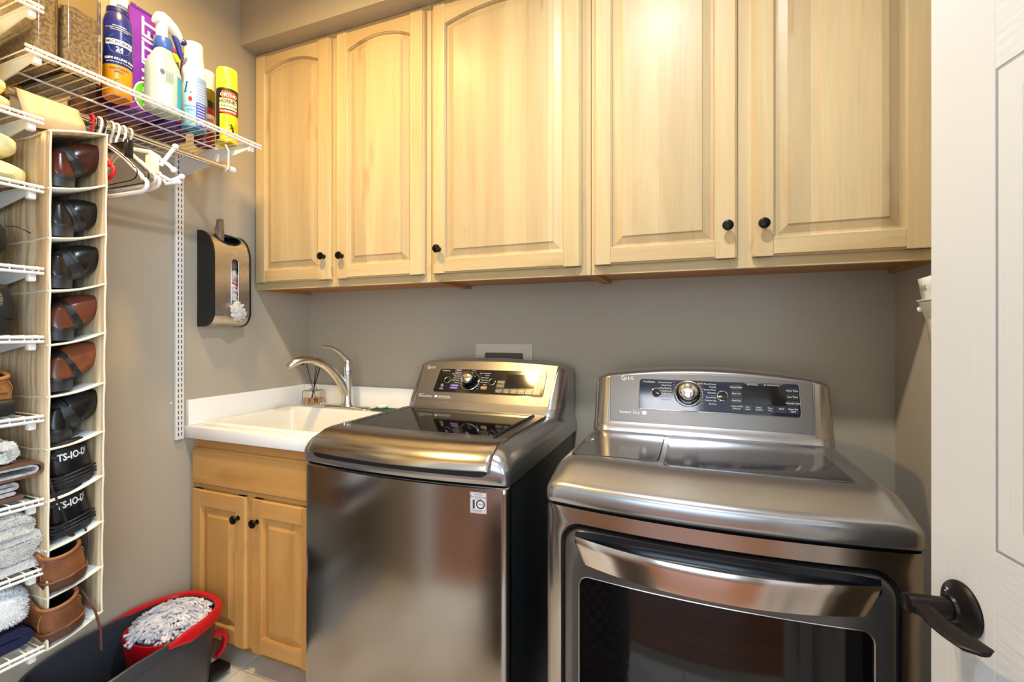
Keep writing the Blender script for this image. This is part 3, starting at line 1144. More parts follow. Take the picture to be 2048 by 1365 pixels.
n = 16
fr = [(lx0 + .004 + (lx1 - lx0 - .008) * k / n) for k in range(n + 1)]
out = [(x, ly(x) - .004) for x in fr] + [(lx1 - .004, 1.585), (lx0 + .004, 1.585)]
inn = [(lx0 + .030 + (lx1 - lx0 - .075) * k / n, ly(lx0 + .03 + (lx1 - lx0 - .075) * k / n) + .012) for k in range(n + 1)] + [(lx1 - .045, 1.560), (lx0 + .030, 1.560)]
g.loft([[(x, y, .976) for x, y in out], [(x, y, .985) for x, y in out], [(x, y, .9855) for x, y in inn], [(x, y, .981) for x, y in inn]], cap=(True, False))
obj('lid_frame', g, GRAPH, lid, sharp=30)
g = G().loft([[(x, y, .9825) for x, y in inn]] * 1 + [[(x, y, .9845) for x, y in inn]])
obj('lid_glass', g, BLACKG, lid, sharp=0, label='black glass pane of the lid')
g = G()
for sx in (lx1 - .038,):
    g.tube([(sx, 1.20, .9875), (sx - .002, 1.38, .989), (sx - .004, 1.56, .9865)], .0045, 8)
obj('lid_strip', g, BLACKP, lid)
for sx in (lx0 + .022,):
    obj('bumper', G().sphere((sx, 1.205, .988), .005, 10), CHROME, lid)
# dark strip on the deck, painted as the grip's shade under the lip
g = G()
rg = []
for x in xs_edge(lx0 + .004, lx1 - .004, .03, 24, 6):
    q = (x - WXC) / WHW
    b = WBU * (1 - q * q)
    d = side_round(x, lx0 + .004, lx1 - .004, .03)
    rg.append([(x, 1.0925 - b, .9075 + d * .8), (x, 1.0915 - b, .9105 + d * .8), (x, 1.0900 - b, .936), (x, 1.096 - b, .938)])
g.loft(rg, closed=False)
obj('grip_shade', g, GAP, ws, sharp=0)
# little washer dimple on the right of the deck
obj('deck_dimple', G().sphere((wx1 - .045, 1.50, .9725), .02, 16, (.5, 2.2, .18)), DECK, ws)
CW = Console(WXC, (1.633, 1.003), (1.730, 1.152))
pw_ = rr(-.215, .260, .0425, .150, .010, .05)
pw_ = [(a + (.004 if a < 0 and t > .09 else 0), t) for a, t in pw_]
wl = [('Bulky/Large', .1345), ('Cotton/Normal', .1265), ('Heavy Duty', .1175), ('Baby Wear', .1075), ('Bright Whites', .098), ('Sanitary', .0875)]
wr = [('Perm. Press/Casual', .134), ('Towels', .1245), ('Sports Wear', .114), ('Hand Wash', .1035), ('Speed Wash', .0935)]
words_w = {
    'knob': (-.057, .0965), 'buttons': [(-.161, .0975), (.040, .0975)], 'screen': (.100, .222, .075, .133),
    'keys': keyrow(.062, .248, .050, .070, 6) + [(.062, .096, .073, .089), (.062, .096, .0905, .104), (.226, .251, .073, .0905), (.226, .251, .092, .1085), (.226, .251, .110, .134)],
    'print': [
        (INKW, [('bar', -.106, -.088, .1205 - q * .0095, .1209 - q * .0095, NP) for q in range(6)] + [('bar', -.022, -.010, .126 - q * .0105, .1264 - q * .0105, NP) for q in range(7)] +
         [(w, .0062, -.106, t - .002, 'RIGHT', NP) for w, t in wl] + [(w, .0062, .002 if len(w) > 14 else .022, t - .002, 'RIGHT' if len(w) <= 14 else 'CENTER', NP) for w, t in wr] +
         [('TrueSteam', .0085, -.180, .138, 'CENTER', NP), ('Normal', .0058, -.05, .1425, 'CENTER', NP), ('Wool', .0062, .020, .0805, 'RIGHT', NP), ('Delicates', .0062, .020, .068, 'RIGHT', NP),
          ('Smart', .005, -.178, .060, 'CENTER', NP), ('Diagnosis', .005, -.178, .0545, 'CENTER', NP), ('Est. Time Remaining', .0052, .19, .1375, 'CENTER', NP), ('6MOTION', .0042, .23, .1425, 'CENTER', NP)] +
         [('logo', -.178, .073, .006, NP)] +
         [(w, .0056, .0775 + .031 * k, .058, 'CENTER', NK) for k, w in enumerate(('Custom PGM', 'Wash', 'Spin', 'Soil', 'Water', 'Delay'))] +
         [(w, .0052, .0775 + .031 * k, .0525, 'CENTER', NK) for k, w in enumerate(('Memory', 'Temp', 'Speed', 'Level', 'Plus', 'Wash'))] +
         [('Stain Care', .0055, .079, .079, 'CENTER', NK), ('Fresh Care', .0055, .079, .096, 'CENTER', NK), ('Rinse+Spin', .0046, .2385, .080, 'CENTER', NK), ('Extra Rinse', .0046, .2385, .099, 'CENTER', NK), ('Prewash', .0055, .2385, .120, 'CENTER', NK)]),
        (INKV, [('bar', -.137, -.105, .1405, .148, NP - .0002), ('bar', -.140, -.104, .0700, .0795, NP - .0002), ('bar', -.140, -.104, .0585, .068, NP - .0002)]),
        (INKA, [('bar', -.002, .024, .0625, .0765, NP - .0002)]),
        (INKW, [('Allergiene', .0062, -.106, .0725, 'RIGHT', NP + .0002), ('Tub Clean', .0062, -.106, .061, 'RIGHT', NP + .0002), ('Steam', .0058, -.121, .1425, 'CENTER', NP + .0002)]),
        (INKW, [('logo', -.267, .156, .0085, NF), ('LG', .015, -.256, .1505, 'LEFT', NF), ('INVERTER', .0055, -.274, .028, 'LEFT', NF), ('Direct Drive', .0125, -.274, .0175, 'LEFT', NF), ('badge', -.193, .0225, .0052, NF),
                ('6MOTION', .012, -.182, .0180, 'LEFT', NF), ('bar', -.183, -.122, .0150, .0156, NF), ('badge', .219, .0175, .0032, NF), ('TrueBalance', .0088, .2275, .0150, 'LEFT', NF)]),
    ]}
build_console(ws, CW, .338, .972, 1.615, .030, 1.845, .04, pw_, (.287, .300), words_w, True)
# warranty sticker
sy = lambda x: front_y(x, WXC, WHW, WY, WBU) - .0008
g = G()
sx0, sx1, sz0, sz1 = -.5385, -.4945, .812, .8665
for d, i in ((0, 0),):
    g.loft([[(x, sy(x), sz0), (x, sy(x), sz1)] for x in [sx0 + (sx1 - sx0) * k / 4 for k in range(5)]], closed=False)
st_ = obj('warranty_sticker', g, STICK, ws, sharp=0, label='white ten year warranty sticker')
xm = (sx0 + sx1) / 2
g = G()
sf = lambda x0_, z0_: (lambda x, y: (x0_ + x, sy(x0_ + x) - .0005, z0_ + y))
for body, size, z in (('INVERTER', .0052, .8585), ('Direct Drive', .0085, .8515), ('MOTOR', .0042, .8470), ('WARRANTY', .0065, .8165)):
    g.text(body, size, sf(xm, z), 'CENTER')
g.text('1', .031, sf(xm - .0125, .8245), 'CENTER', bold=.0012)
pts = lambda r: [sf(xm + .006, .8355)(r * cos(q), r * sin(q)) for q in [2 * pi * k / 28 for k in range(29)]]
g.loft([pts(.0122), pts(.0088)], closed=False)
g.text('YEAR', .0055, sf(xm + .006, .8337), 'CENTER')
o_ = .0018
for a0, a1, b0, b1 in ((sx0 + o_, sx1 - o_, sz0 + o_, sz0 + o_ + .0006), (sx0 + o_, sx1 - o_, sz1 - o_ - .0006, sz1 - o_), (sx0 + o_, sx0 + o_ + .0006, sz0 + o_, sz1 - o_), (sx1 - o_ - .0006, sx1 - o_, sz0 + o_, sz1 - o_)):
    g.face([g.v(sf(0, 0)(a, b)) for a, b in ((a0, b0), (a1, b0), (a1, b1), (a0, b1))])
obj('lettering', g, INKR, st_, sharp=0, kind='stuff')

# ---- dryer
DXC, DHW = .037, .343
dx0, dx1 = DXC - DHW, DXC + DHW
DY, DBU = .995, .033
dr = thing('tumble_dryer', (DXC, 1.35, 0), 'graphite steel front load dryer with dark glass door beside the open white door', 'dryer', None)
obj('side_body', bx(dx0 + .002, 1.012, .025, dx1 - .002, 1.72, .904, .004), BODYD, dr)
for a in (dx0 + .05, dx1 - .05):
    for b in (1.06, 1.66):
        obj('foot', G().lathe([(.0005, 0), (.022, 0), (.024, .004), (.018, .012), (.010, .014), (.010, .028), (.0005, .028)], 14, o=(a, b, 0)), BLACKP, dr)
ZD = .905
prof = [(.999, ZD, 1), (.995, ZD + .004, 1), (.994, .920, 1), (.994, .936, 1), (.996, .943, 1), (1.001, .949, .98), (1.010, .9535, .95), (1.035, .9625, .90), (1.065, .9725, .82), (1.085, .9785, .74), (1.103, .982, .65), (1.125, .9835, .55), (1.20, .981, .35), (1.40, .977, .1), (1.55, .973, 0), (1.735, .969, 0), (1.748, .962, 0), (1.752, .95, 0), (1.752, ZD, 0)]
deck(dr, DXC, DHW, .995, ZD, prof, 0, .055, DBU, 'top_deck', None, .55)
# lint filter lid set into the top, and the raised glossy field beside it
zt_ = lambda y: .9835 - .011 * max(0, (y - 1.12)) / .43


def top_plate(name, x0, x1, y0, y1, r, dz, mat, parent, bow=0, label=None):
    o_ = rr(x0, x1, y0, y1, r, .04)
    yy = lambda a, b: b - bow * (1 - ((a - DXC) / DHW) ** 2) * (1 if b < (y0 + y1) / 2 else 0)
    g = G()
    cx, cy = (x0 + x1) / 2, (y0 + y1) / 2
    k = lambda a, b, s_: (a + (cx - a) * s_, yy(a, b) + (cy - yy(a, b)) * s_)
    g.loft([[(a, yy(a, b), zt_(b) - .004) for a, b in o_], [(a, yy(a, b), zt_(b) + dz - .0008) for a, b in o_], [k(a, b, .008) + (zt_(b) + dz,) for a, b in o_]])
    return obj(name, g, mat, parent, sharp=25, label=label)


top_plate('lint_filter_gap', dx0 + .030, dx0 + .236, 1.118, 1.452, .012, .0006, GAP, dr)
fl_ = top_plate('lint_filter_lid', dx0 + .033, dx0 + .233, 1.121, 1.449, .011, .0016, Mat('smooth_graphite_lid', (.30, .30, .315), .14, .9), dr, label='lint filter lid set in the dryer top')
obj('finger_notch', G().sphere((dx0 + .036, 1.30, zt_(1.3) + .001), .016, 16, (.9, 1.5, .2)), DECK, fl_)
top_plate('top_field', dx0 + .246, dx1 - .072, 1.105, 1.448, .014, .0016, Mat('smooth_graphite_field', (.26, .26, .28), .13, .9), dr, bow=.01)
# front steel panel with the door opening
oz0, oz1 = .205, .868
ox0, ox1 = DXC - .303, DXC + .303
inn = rr(ox0, ox1, oz0, oz1, .045, .02)
cxz = (DXC, .55)


def to_rect(p):
    a, b = p[0] - cxz[0], p[1] - cxz[1]
    k = min((DHW / abs(a)) if abs(a) > 1e-6 else 1e9, ((ZD - .004 - cxz[1]) / b) if b > 1e-6 else ((cxz[1] - .03) / -b if b < -1e-6 else 1e9))
    return (cxz[0] + a * k, cxz[1] + b * k)


fy = lambda x: front_y(x, DXC, DHW, DY, DBU)
mid = [tuple(q * .5 + w * .5 for q, w in zip(p, to_rect(p))) for p in inn]
outp = [to_rect(p) for p in inn]
g = G()
# split long spans of the outer edge at the corners is not needed: the outline is sampled finely
g.loft([[(a, fy(a) + .03, b) for a, b in inn], [(a, fy(a) + .002, b) for a, b in inn], [(a + (a - DXC) * .006, fy(a), b + (b - .55) * .006) for a, b in inn], [(a, fy(a), b) for a, b in mid], [(a, fy(a), b) for a, b in outp]], cap=(False, False))
obj('front_panel', g, STEELD, dr, sharp=40, label='brushed steel front panel')
g = G().loft([[(a, fy(a) + .026, z) for a in xs_edge(ox0 - .01, ox1 + .01, .02, 20, 3)] for z in (oz0 - .01, oz1 + .01)], closed=False)
obj('door_gap', g, GAP, dr, sharp=0)
# door
do = rr(ox0 + .009, ox1 - .009, oz0 + .009, oz1 - .009, .038, .02)
wi_x0, wi_x1, wi_z0, wi_z1 = DXC - .2595, DXC + .2595, .29, .766
wi = rr(wi_x0, wi_x1, wi_z0, wi_z1, .022, .02)
# match window outline points to the door outline by direction
import bisect


def match(src, dst, c):
    an = lambda p: math.atan2(p[1] - c[1], p[0] - c[0])
    N_ = len(dst)
    res = []
    for p in src:
        a = an(p)
        best = None
        for i in range(N_):
            p0, p1 = dst[i], dst[(i + 1) % N_]
            d = (cos(a), sin(a))
            e = (p1[0] - p0[0], p1[1] - p0[1])
            den = d[0] * e[1] - d[1] * e[0]
            if abs(den) < 1e-12:
                continue
            w = (p0[0] - c[0], p0[1] - c[1])
            t = (w[0] * e[1] - w[1] * e[0]) / den
            u = (w[0] * d[1] - w[1] * d[0]) / den
            if t > 0 and -1e-6 <= u <= 1 + 1e-6:
                best = (c[0] + d[0] * t, c[1] + d[1] * t)
                break
        res.append(best or p)
    return res


cD = (DXC, .53)
wi_m = match(do, wi, cD)
sc_ = lambda pts, k: [(cD[0] + (a - cD[0]) * k, cD[1] + (b - cD[1]) * k) for a, b in pts]
F = .012
g = G()
g.loft([[(a, fy(a) + .024, b) for a, b in do], [(a, fy(a) - .002, b) for a, b in do], [(a, fy(a) - .008, b) for a, b in sc_(do, .993)], [(a, fy(a) - F, b) for a, b in sc_(do, .978)],
        [(a * .5 + c_ * .5, fy(a * .5 + c_ * .5) - F, b * .5 + d_ * .5) for (a, b), (c_, d_) in zip(sc_(do, .978), wi_m)],
        [(a, fy(a) - F, b) for a, b in sc_(wi_m, 1.004)], [(a, fy(a) - F + .004, b) for a, b in wi_m]], cap=(False, False))
dd = obj('door', g, GRAPH, dr, sharp=40, label='dark graphite porthole door')
g = G()
cols = []
for x in xs_edge(wi_x0, wi_x1, .022, 24, 6):
    d = side_round(x, wi_x0, wi_x1, .022)
    z0, z1 = wi_z0 + d, wi_z1 - d
    cols.append([(x, fy(x) - F + .0025, z0 + (z1 - z0) * k / 6) for k in range(7)])
g.loft(cols, closed=False)
obj('door_window', g, BLACKG, dd, sharp=60, label='black glass door window')
g = G().tube([(a, fy(a) - F - .0004, b) for a, b in wi], .0013, 5, wrap=True)
obj('window_trim', g, CAPM, dd)
# handle band standing proud of the door, dark pocket behind it
hb0, hb1 = DXC - .268, DXC + .268
g = G()
gp = G()
for q_, G_ in ((0, g), (1, gp)):
    rings = []
    for k in range(33):
        t = -1 + 2 * k / 32
        x = DXC + .268 * t
        xb = DXC + (.268 - .020) * t
        pr_ = .030 * (1 - abs(t) ** 2.2) + .004
        yb_ = lambda x: fy(x) - F - pr_
        if q_ == 0:
            zt2, zb2 = .8475, .7885
            rings.append([(x, yb_(x), zt2 - .002), (x * .7 + xb * .3, yb_(x) - .0012, (zt2 * .7 + zb2 * .3)), (xb, yb_(x) + .002, zb2 + .002), (xb, yb_(x) + .006, zb2), (xb, fy(x) - F + .001, zb2 + .001), (x, fy(x) - F + .001, zt2 - .02), (x, yb_(x) + .006, zt2 - .004), (x, yb_(x) + .004, zt2), (x, yb_(x) + .001, zt2)])
        else:
            yy_ = yb_(x) + .007
            yf_ = fy(x) - F
            rings.append([(x, yf_ - .0012, .864 - .006 * abs(t) ** 6), (x, yf_ - .0025, .850), (x, yf_ - .004, .838), (x, min(yf_ - .002, (yy_ + yf_) / 2), .832), (x, yy_, .836), (x, yy_ - .001, .8455)])
    G_.loft(rings, closed=(q_ == 0))
obj('handle_pocket', gp, Mat('handle_pocket_gloss', '#0b0e16', .18), dd, sharp=60, label='dark pocket behind the handle band')
obj('handle', g, Mat('handle_band_steel', (.62, .56, .52), .16, 1), dd, sharp=35, label='polished steel handle band')
CDr = Console(DXC, (1.470, 1.000), (1.520, 1.140))
pd_ = rr(-.189, .249, .0485, .143, .008, .05)
dl_ = [('Cotton/Normal', .134), ('Heavy Duty', .1255), ('Bulky/Bedding', .1165), ('Small Load', .1075), ('Anti Bacterial', .0985)]
dr_ = [('Perm. Press/Casual', .134), ('Towels', .1255), ('Sports Wear', .1165), ('Delicates', .1075), ('Speed Dry', .0935), ('Freshen Up', .084), ('Air Dry', .0735)]
words_d = {
    'knob': (-.045, .1015), 'buttons': [(-.1375, .1005), (.050, .0995)], 'screen': (.104, .214, .080, .134),
    'keys': keyrow(.073, .244, .0575, .0765, 6) + [(.073, .102, .0785, .0965), (.073, .102, .0985, .1165), (.073, .102, .1185, .1355), (.216, .245, .0785, .0955), (.216, .245, .0975, .1135), (.216, .245, .1155, .1315)],
    'print': [
        (INKW, [('bar', -.090, -.082, .136 - q * .009, .1364 - q * .009, NP) for q in range(7)] + [('bar', -.012, -.002, .136 - q * .0088, .1364 - q * .0088, NP) for q in range(8)] +
         [(w, .0062, -.093, t - .002, 'RIGHT', NP) for w, t in dl_] + [(w, .0066, .033, t - .002, 'RIGHT', NP) for w, t in dr_] +
         [('TrueSteam', .0082, -.160, .132, 'CENTER', NP), ('Smart', .0045, -.1375, .069, 'CENTER', NP), ('Diagnosis', .0045, -.1375, .0645, 'CENTER', NP), ('logo', -.1375, .078, .005, NP),
          ('Sensor Drying', .0048, .130, .1355, 'CENTER', NP), ('Est. Time Remaining', .0048, .180, .1355, 'CENTER', NP), ('bar', .110, .208, .1405, .1409, NP)] +
         [(w, .0062, .0873, t, 'CENTER', NK) for w, t in (('Reduce Static', .1255), ('Easy Iron', .1065), ('Rack Dry', .0855))] +
         [(w, .0064, .2305, t, 'CENTER', NK) for w, t in (('More Time', .121), ('Less Time', .1035), ('Wrinkle Care', .085))] +
         [(w, .0056, .0873 + .0285 * k, .0685, 'CENTER', NK) for k, w in enumerate(('Custom PGM', 'Dry', 'Temp.', 'Time', 'Signal', 'Damp Dry'))] +
         [(w, .0056, .0873 + .0285 * k, .0620, 'CENTER', NK) for k, w in enumerate(('Memory', 'Level', 'Control', 'Dry', '', 'Signal'))]),
        (INKB, [('Ultra Delicate', .0062, .033, .0975, 'RIGHT', NP)]),
        (INKV, [('Steam Sanitary', .0062, -.093, .0875, 'RIGHT', NP), ('Steam Fresh', .0062, -.093, .0785, 'RIGHT', NP)]),
        (INKW, [('logo', -.238, .1455, .0085, NF), ('LG', .015, -.226, .1400, 'LEFT', NF), ('Sensor Dry', .0135, -.248, .0310, 'LEFT', NF), ('badge', -.172, .0355, .0060, NF)]),
    ]}
build_console(dr, CDr, .338, .978, 1.455, .032, 1.74, .04, pd_, (.276, .283), words_d, False)

# washer hose outlet box on the back wall
ob = thing('washer_outlet_box', (-.763, YB, 1.17), 'recessed off-white hose outlet box in the wall behind the washer', 'outlet box')
fo, fi = rr(-.898, -.630, 1.02, 1.233, .004, .5), rr(-.853, -.672, 1.06, 1.194, .006, .5)
g = G().loft([[(a, YB - .0005, b) for a, b in fo], [(a, YB - .007, b) for a, b in fo], [(a, YB - .008, b) for a, b in rr(-.893, -.635, 1.025, 1.228, .004, .5)], [(a, YB - .008, b) for a, b in fi], [(a, YB - .001, b) for a, b in fi]], cap=(False, False))
obj('face_plate', g, OUTB, ob, sharp=30)
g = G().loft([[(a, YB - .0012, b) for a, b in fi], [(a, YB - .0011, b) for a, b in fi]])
obj('box_shade', g, Mat('outlet_shade', '#5d5446', .7), ob, sharp=0)  # flat patch, shade inside the box put into its colour


# ------------------------------------------------------------------ wire shelving on the left wall
XW = XL


def wire_shelf(name, y0, y1, z, xf, label, group, pitch=.0254, brackets=(), mids=1):
    t = thing(name, (XW, (y0 + y1) / 2, z), label, 'shelf', group)
    g = G()
    n = int((y1 - y0 - .008) / pitch)
    off = (y1 - y0 - n * pitch) / 2
    for k in range(n + 1):
        y = y0 + off + k * pitch
        g.tube([(XW + .006, y, z), (xf - .003, y, z), (xf, y, z - .003), (xf, y, z - .0155)], .0016, 5)
    obj('deck_wire', g, WIREW, t, kind='stuff')
    obj('front_rail', G().tube([(xf + .001, y0, z - .0038), (xf + .001, y1, z - .0038)], .0038, 8), WIREW, t)
    obj('front_rail', G().tube([(xf + .001, y0, z - .0150), (xf + .001, y1, z - .0150)], .0038, 8), WIREW, t)
    obj('back_rail', G().tube([(XW + .006, y0, z - .003), (XW + .006, y1, z - .003)], .0028, 8), WIREW, t)
    for m in range(mids):
        xm = XW + .006 + (xf - XW) * (m + 1) / (mids + 1) * 1.12
        obj('cross_rail', G().tube([(xm, y0, z - .0045), (xm, y1, z - .0045)], .0030, 8), WIREW, t)
    for y in brackets:
        g = G()
        poly = [(XW + .001, z - .007), (xf - .004, z - .007), (xf - .004, z - .018), (xf - .03, z - .024), (XW + .02, z - .082), (XW + .001, z - .088)]
        g.prism(poly, lambda a, b, d: (a, d, b), y - .0016, y + .0016)
        g.box(XW + .001, y - .006, z - .0085, xf - .006, y + .006, z - .006)
        br = obj('bracket', g, WIREW, t, sharp=0)
        g = bx(xf - .022, y - .008, z - .036, xf - .004, y + .008, z - .0175, .004)
        obj('bracket_clip', g, WHITEP, br)
    return t


ZLS, XF = 1.966, -1.461
wire_shelf('wire_shelf', .596, 1.234, ZLS, XF, 'long white wire shelf holding the spray cans and bottles', 'white wire shelves', brackets=(.622, 1.204))
# closet rod under it
cr_ = thing('closet_rod', (-1.55, .9, 1.872), 'chrome hanging rod under the long wire shelf', 'rod')
obj('rod_tube', G().tube([(-1.55, .60, 1.872), (-1.55, 1.178, 1.872)], .0095, 14), CHROME, cr_)
obj('end_cap', G().tube([(-1.55, 1.178, 1.872), (-1.55, 1.196, 1.872)], .0115, 14), WHITEP, cr_, label='white plastic rod end cap')
for y in (1.165,):
    g = G().tube([(-1.55, y, ZLS - .012), (-1.535, y, 1.93), (-1.535, y, 1.885), (-1.538, y, 1.866), (-1.55, y, 1.859), (-1.562, y, 1.866)], .0028, 8)
    obj('rod_hook', g, WIREW, cr_)
# slotted upright
tr = thing('shelf_standard', (XL, 1.205, 1.4), 'tall white slotted shelf upright on the left wall beside the bag dispenser', 'shelf upright')
g = bx(XL + .0005, 1.190, .866, XL + .014, 1.222, 1.985, .0015)
obj('channel', g, WIREW, tr)
g = G()
k = 0
z = .88
while z < 1.97:
    for y in (1.2005, 1.2125):
        g.box(XL + .0125, y - .0016, z, XL + .0143, y + .0016, z + .0135)
    z += .0212
obj('slot', g, GAP, tr, kind='stuff', sharp=0)
obj('wall_screw', G().lathe([(.0005, 0), (.004, 0), (.0035, .002), (.0005, .003)], 10, M=Matrix.Translation((XL + .0005, 1.181, 1.01)) @ Matrix.Rotation(pi / 2, 4, 'Y')), WHITEP, tr)

# short shelves of the stack in front
XFS = -1.462
SZ = [2.073, 1.803, 1.638, 1.441, 1.276, 1.085, .884, .716, .528]
SLAB = ['short white wire shelf highest of the left stack, above the yellow roll', 'short white wire shelf under the big yellow roll', 'short white wire shelf under the two folded yellow towels',
        'short white wire shelf under the black bag', 'short white wire shelf under the black shoe with the silver zip', 'short white wire shelf under the tan wrinkled boot',
        'short white wire shelf under the folded brown-edged blanket', 'short white wire shelf under the grey and white terry towels', 'short white wire shelf lowest in the left stack, under the navy towel']
for z, lab in zip(SZ, SLAB):
    wire_shelf('wire_shelf', .13, .630, z, XFS, lab, 'white wire shelves', brackets=(.16, .612))
for y in (.16, .612):
    t2 = thing('shelf_standard', (XL, y, 1.4), 'white slotted upright behind the short wire shelves, ' + ('nearest the shoe organizer' if y > .5 else 'nearest the doorway'), 'shelf upright')
    obj('channel', bx(XL + .0003, y - .014, .35, XL + .0009, y + .014, 2.25), WIREW, t2, sharp=0)


# ------------------------------------------------------------------ cloth piles
def ribbon(g, path, th, x0, x1, nx=10, amp=.002, freq=30, seed=0, bow=0.0):
    """folded cloth: a thick strip following path (y, z), drawn out along x"""
    P_ = [Vector((0, a, b)) for a, b in path]
    n = len(P_)
    L_, R_ = [], []
    for i, p in enumerate(P_):
        t = (P_[min(i + 1, n - 1)] - P_[max(i - 1, 0)]).normalized()
        nn = Vector((0, -t.z, t.y))
        L_.append(p + nn * th / 2)
        R_.append(p - nn * th / 2)
    e = (P_[-1] - P_[-2]).normalized() * th * .4
    s_ = (P_[0] - P_[1]).normalized() * th * .4
    ring = L_ + [P_[-1] + e] + R_[::-1] + [P_[0] + s_]
    rings = []
    for k in range(nx + 1):
        u = k / nx
        x = x0 + (x1 - x0) * u
        rg = []
        edge = min(u, 1 - u) * nx
        for j, p in enumerate(ring):
            d = noise.noise(Vector((x * freq, p.y * freq + seed, p.z * freq)))
            d2 = noise.noise(Vector((x * freq * .25, p.y * freq * .3 + seed, p.z * 6)))
            q = Vector((x + amp * 1.5 * noise.noise(Vector((p.y * freq, p.z * freq * 2, seed + u * 3))) + bow * sin(p.y * 9 + p.z * 30 + seed) * u, p.y + amp * d, p.z + amp * (d + 1.5 * d2)))
            rg.append(q)
        rings.append(rg)
    return g.loft(rings)


def serp(y0, y1, z0, layers, pitch, arcn=8, taper=0.0, wob=.003, seed=0, first_dir=1):
    """serpentine of flat layers joined by round folds"""
    pts = []
    for k in range(layers):
        z = z0 + k * pitch
        a, b = (y0, y1 - taper * k) if (k % 2 == 0) == (first_dir > 0) else (y1 - taper * k, y0)
        for i in range(13):
            y = a + (b - a) * i / 12
            pts.append((y, z + wob * noise.noise(Vector((y * 12, seed + k * .3, 0)))))
        if k < layers - 1:
            sgn = 1 if b > a else -1
            for i in range(1, arcn):
                w = pi * i / arcn
                pts.append((b + sgn * pitch / 2 * sin(w), z + pitch / 2 - pitch / 2 * cos(w)))
    return pts


def fuzz(name, parent, mat, n, sampler, ln, seed=1):
    rnd = random.Random(seed)
    g = G()
    for k in range(n):
        p, nn = sampler(rnd)
        d = (nn + Vector((rnd.uniform(-.6, .6), rnd.uniform(-.6, .6), rnd.uniform(-.6, .6)))).normalized()
        s_ = d.orthogonal().normalized() * .0011
        l_ = ln * rnd.uniform(.6, 1.2)
        g.face([g.v(p - s_), g.v(p + s_), g.v(p + d * l_)])
    return obj(name, g, mat, parent, kind='stuff', sharp=0)


def towel(name, mat, paths, x0, x1, label, cat='towel', nx=10, amp=.002, freq=30, seed=0, group=None, bow=0, base=None, sub=0):
    g = G()
    for path, th in paths:
        ribbon(g, path, th, x0, x1, nx, amp, freq, seed, bow)
    return obj(name, g, mat, label=label, cat=cat, group=group, sharp=55, base=base or (x1, .4, paths[0][0][0][1]))


def pillowy(y0, y1, z0, z1, n=22, p=.5):
    """closed-ish rounded slab outline in (y, z)"""
    out = []
    for k in range(n):
        a = 2 * pi * k / n
        ca, sa = cos(a), sin(a)
        out.append(((y0 + y1) / 2 + (y1 - y0) / 2 * (abs(ca) ** p) * (1 if ca > 0 else -1), (z0 + z1) / 2 + (z1 - z0) / 2 * (abs(sa) ** p) * (1 if sa > 0 else -1)))
    return out


def soft_slab(g, y0, y1, z0, z1, x0, x1, p=.45, amp=.003, seed=0, nx=14, freq=14, n=36, tip=0.0):
    rings = []
    for k in range(nx + 1):
        u = k / nx
        e = min(1, sqrt(max(0, 1 - (2 * u - 1) ** 8)) + .02)
        rg = []
        cy_, cz_ = (y0 + y1) / 2, (z0 + z1) / 2
        for a, b in pillowy(y0, y1, z0, z1, n, p):
            w = 1 + 0
            yy = cy_ + (a - cy_) * (.86 + .14 * e)
            zz = cz_ + (b - cz_) * (.55 + .45 * e)
            x = x0 + (x1 - x0) * u
            d = noise.noise(Vector((x * freq, yy * freq + seed, zz * freq * 1.5)))
            rg.append((x, yy + amp * d, zz + amp * d * .8 + tip * max(0, (yy - cy_) / (y1 - cy_)) ** 3))
        rings.append(rg)
    return g.loft(rings)


def soft_thing(name, mat, a, label, cat, group=None, **k):
    g = G()
    soft_slab(g, *a, **k)
    return obj(name, g, mat, label=label, cat=cat, group=group, sharp=60, base=((a[4] + a[5]) / 2, (a[0] + a[1]) / 2, a[2]))


XS0, XS1 = -1.83, -1.478
z = SZ[1] + .003
soft_thing('yellow_towel', YELT, (.18, .592, z, z + .036, XS0, XS1), 'yellow ribbed towel folded flat, lowest under the big yellow roll', 'towel', 'yellow ribbed towels', seed=3)
soft_thing('yellow_towel', YELT, (.18, .585, z + .036, z + .076, XS0, XS1 - .004), 'yellow ribbed towel folded flat, middle one under the big roll', 'towel', 'yellow ribbed towels', seed=5)
soft_thing('yellow_towel', YELT, (.18, .566, z + .077, z + .190, XS0, XS1 - .01), 'thick rolled yellow ribbed towel, topmost on its shelf', 'towel', 'yellow ribbed towels', seed=8, p=.62)
g = G()
soft_slab(g, .42, .575, z + .192, z + .235, XS0 + .02, XS1 - .03, p=.6, seed=4)
obj('folded_floral_cloth', g, Mat('floral_cloth', '#d8c7b4', .9).vary('#b2545a', 45, (1, 1, 1), .6, .72, 2, '#ddd2c0'), label='small folded floral cloth on top of the rolled yellow towel', cat='cloth', base=(-1.66, .5, z + .192))
z = SZ[2] + .003
soft_thing('yellow_towel', YELT, (.18, .618, z, z + .051, XS0, XS1 + .004), 'yellow ribbed towel folded with a pointed end, lower of two', 'towel', 'yellow ribbed towels', seed=11, tip=-.008)
soft_thing('yellow_towel', YELT, (.18, .603, z + .050, z + .118, XS0, XS1), 'yellow ribbed towel folded plump, upper of two', 'towel', 'yellow ribbed towels', seed=15, p=.55)

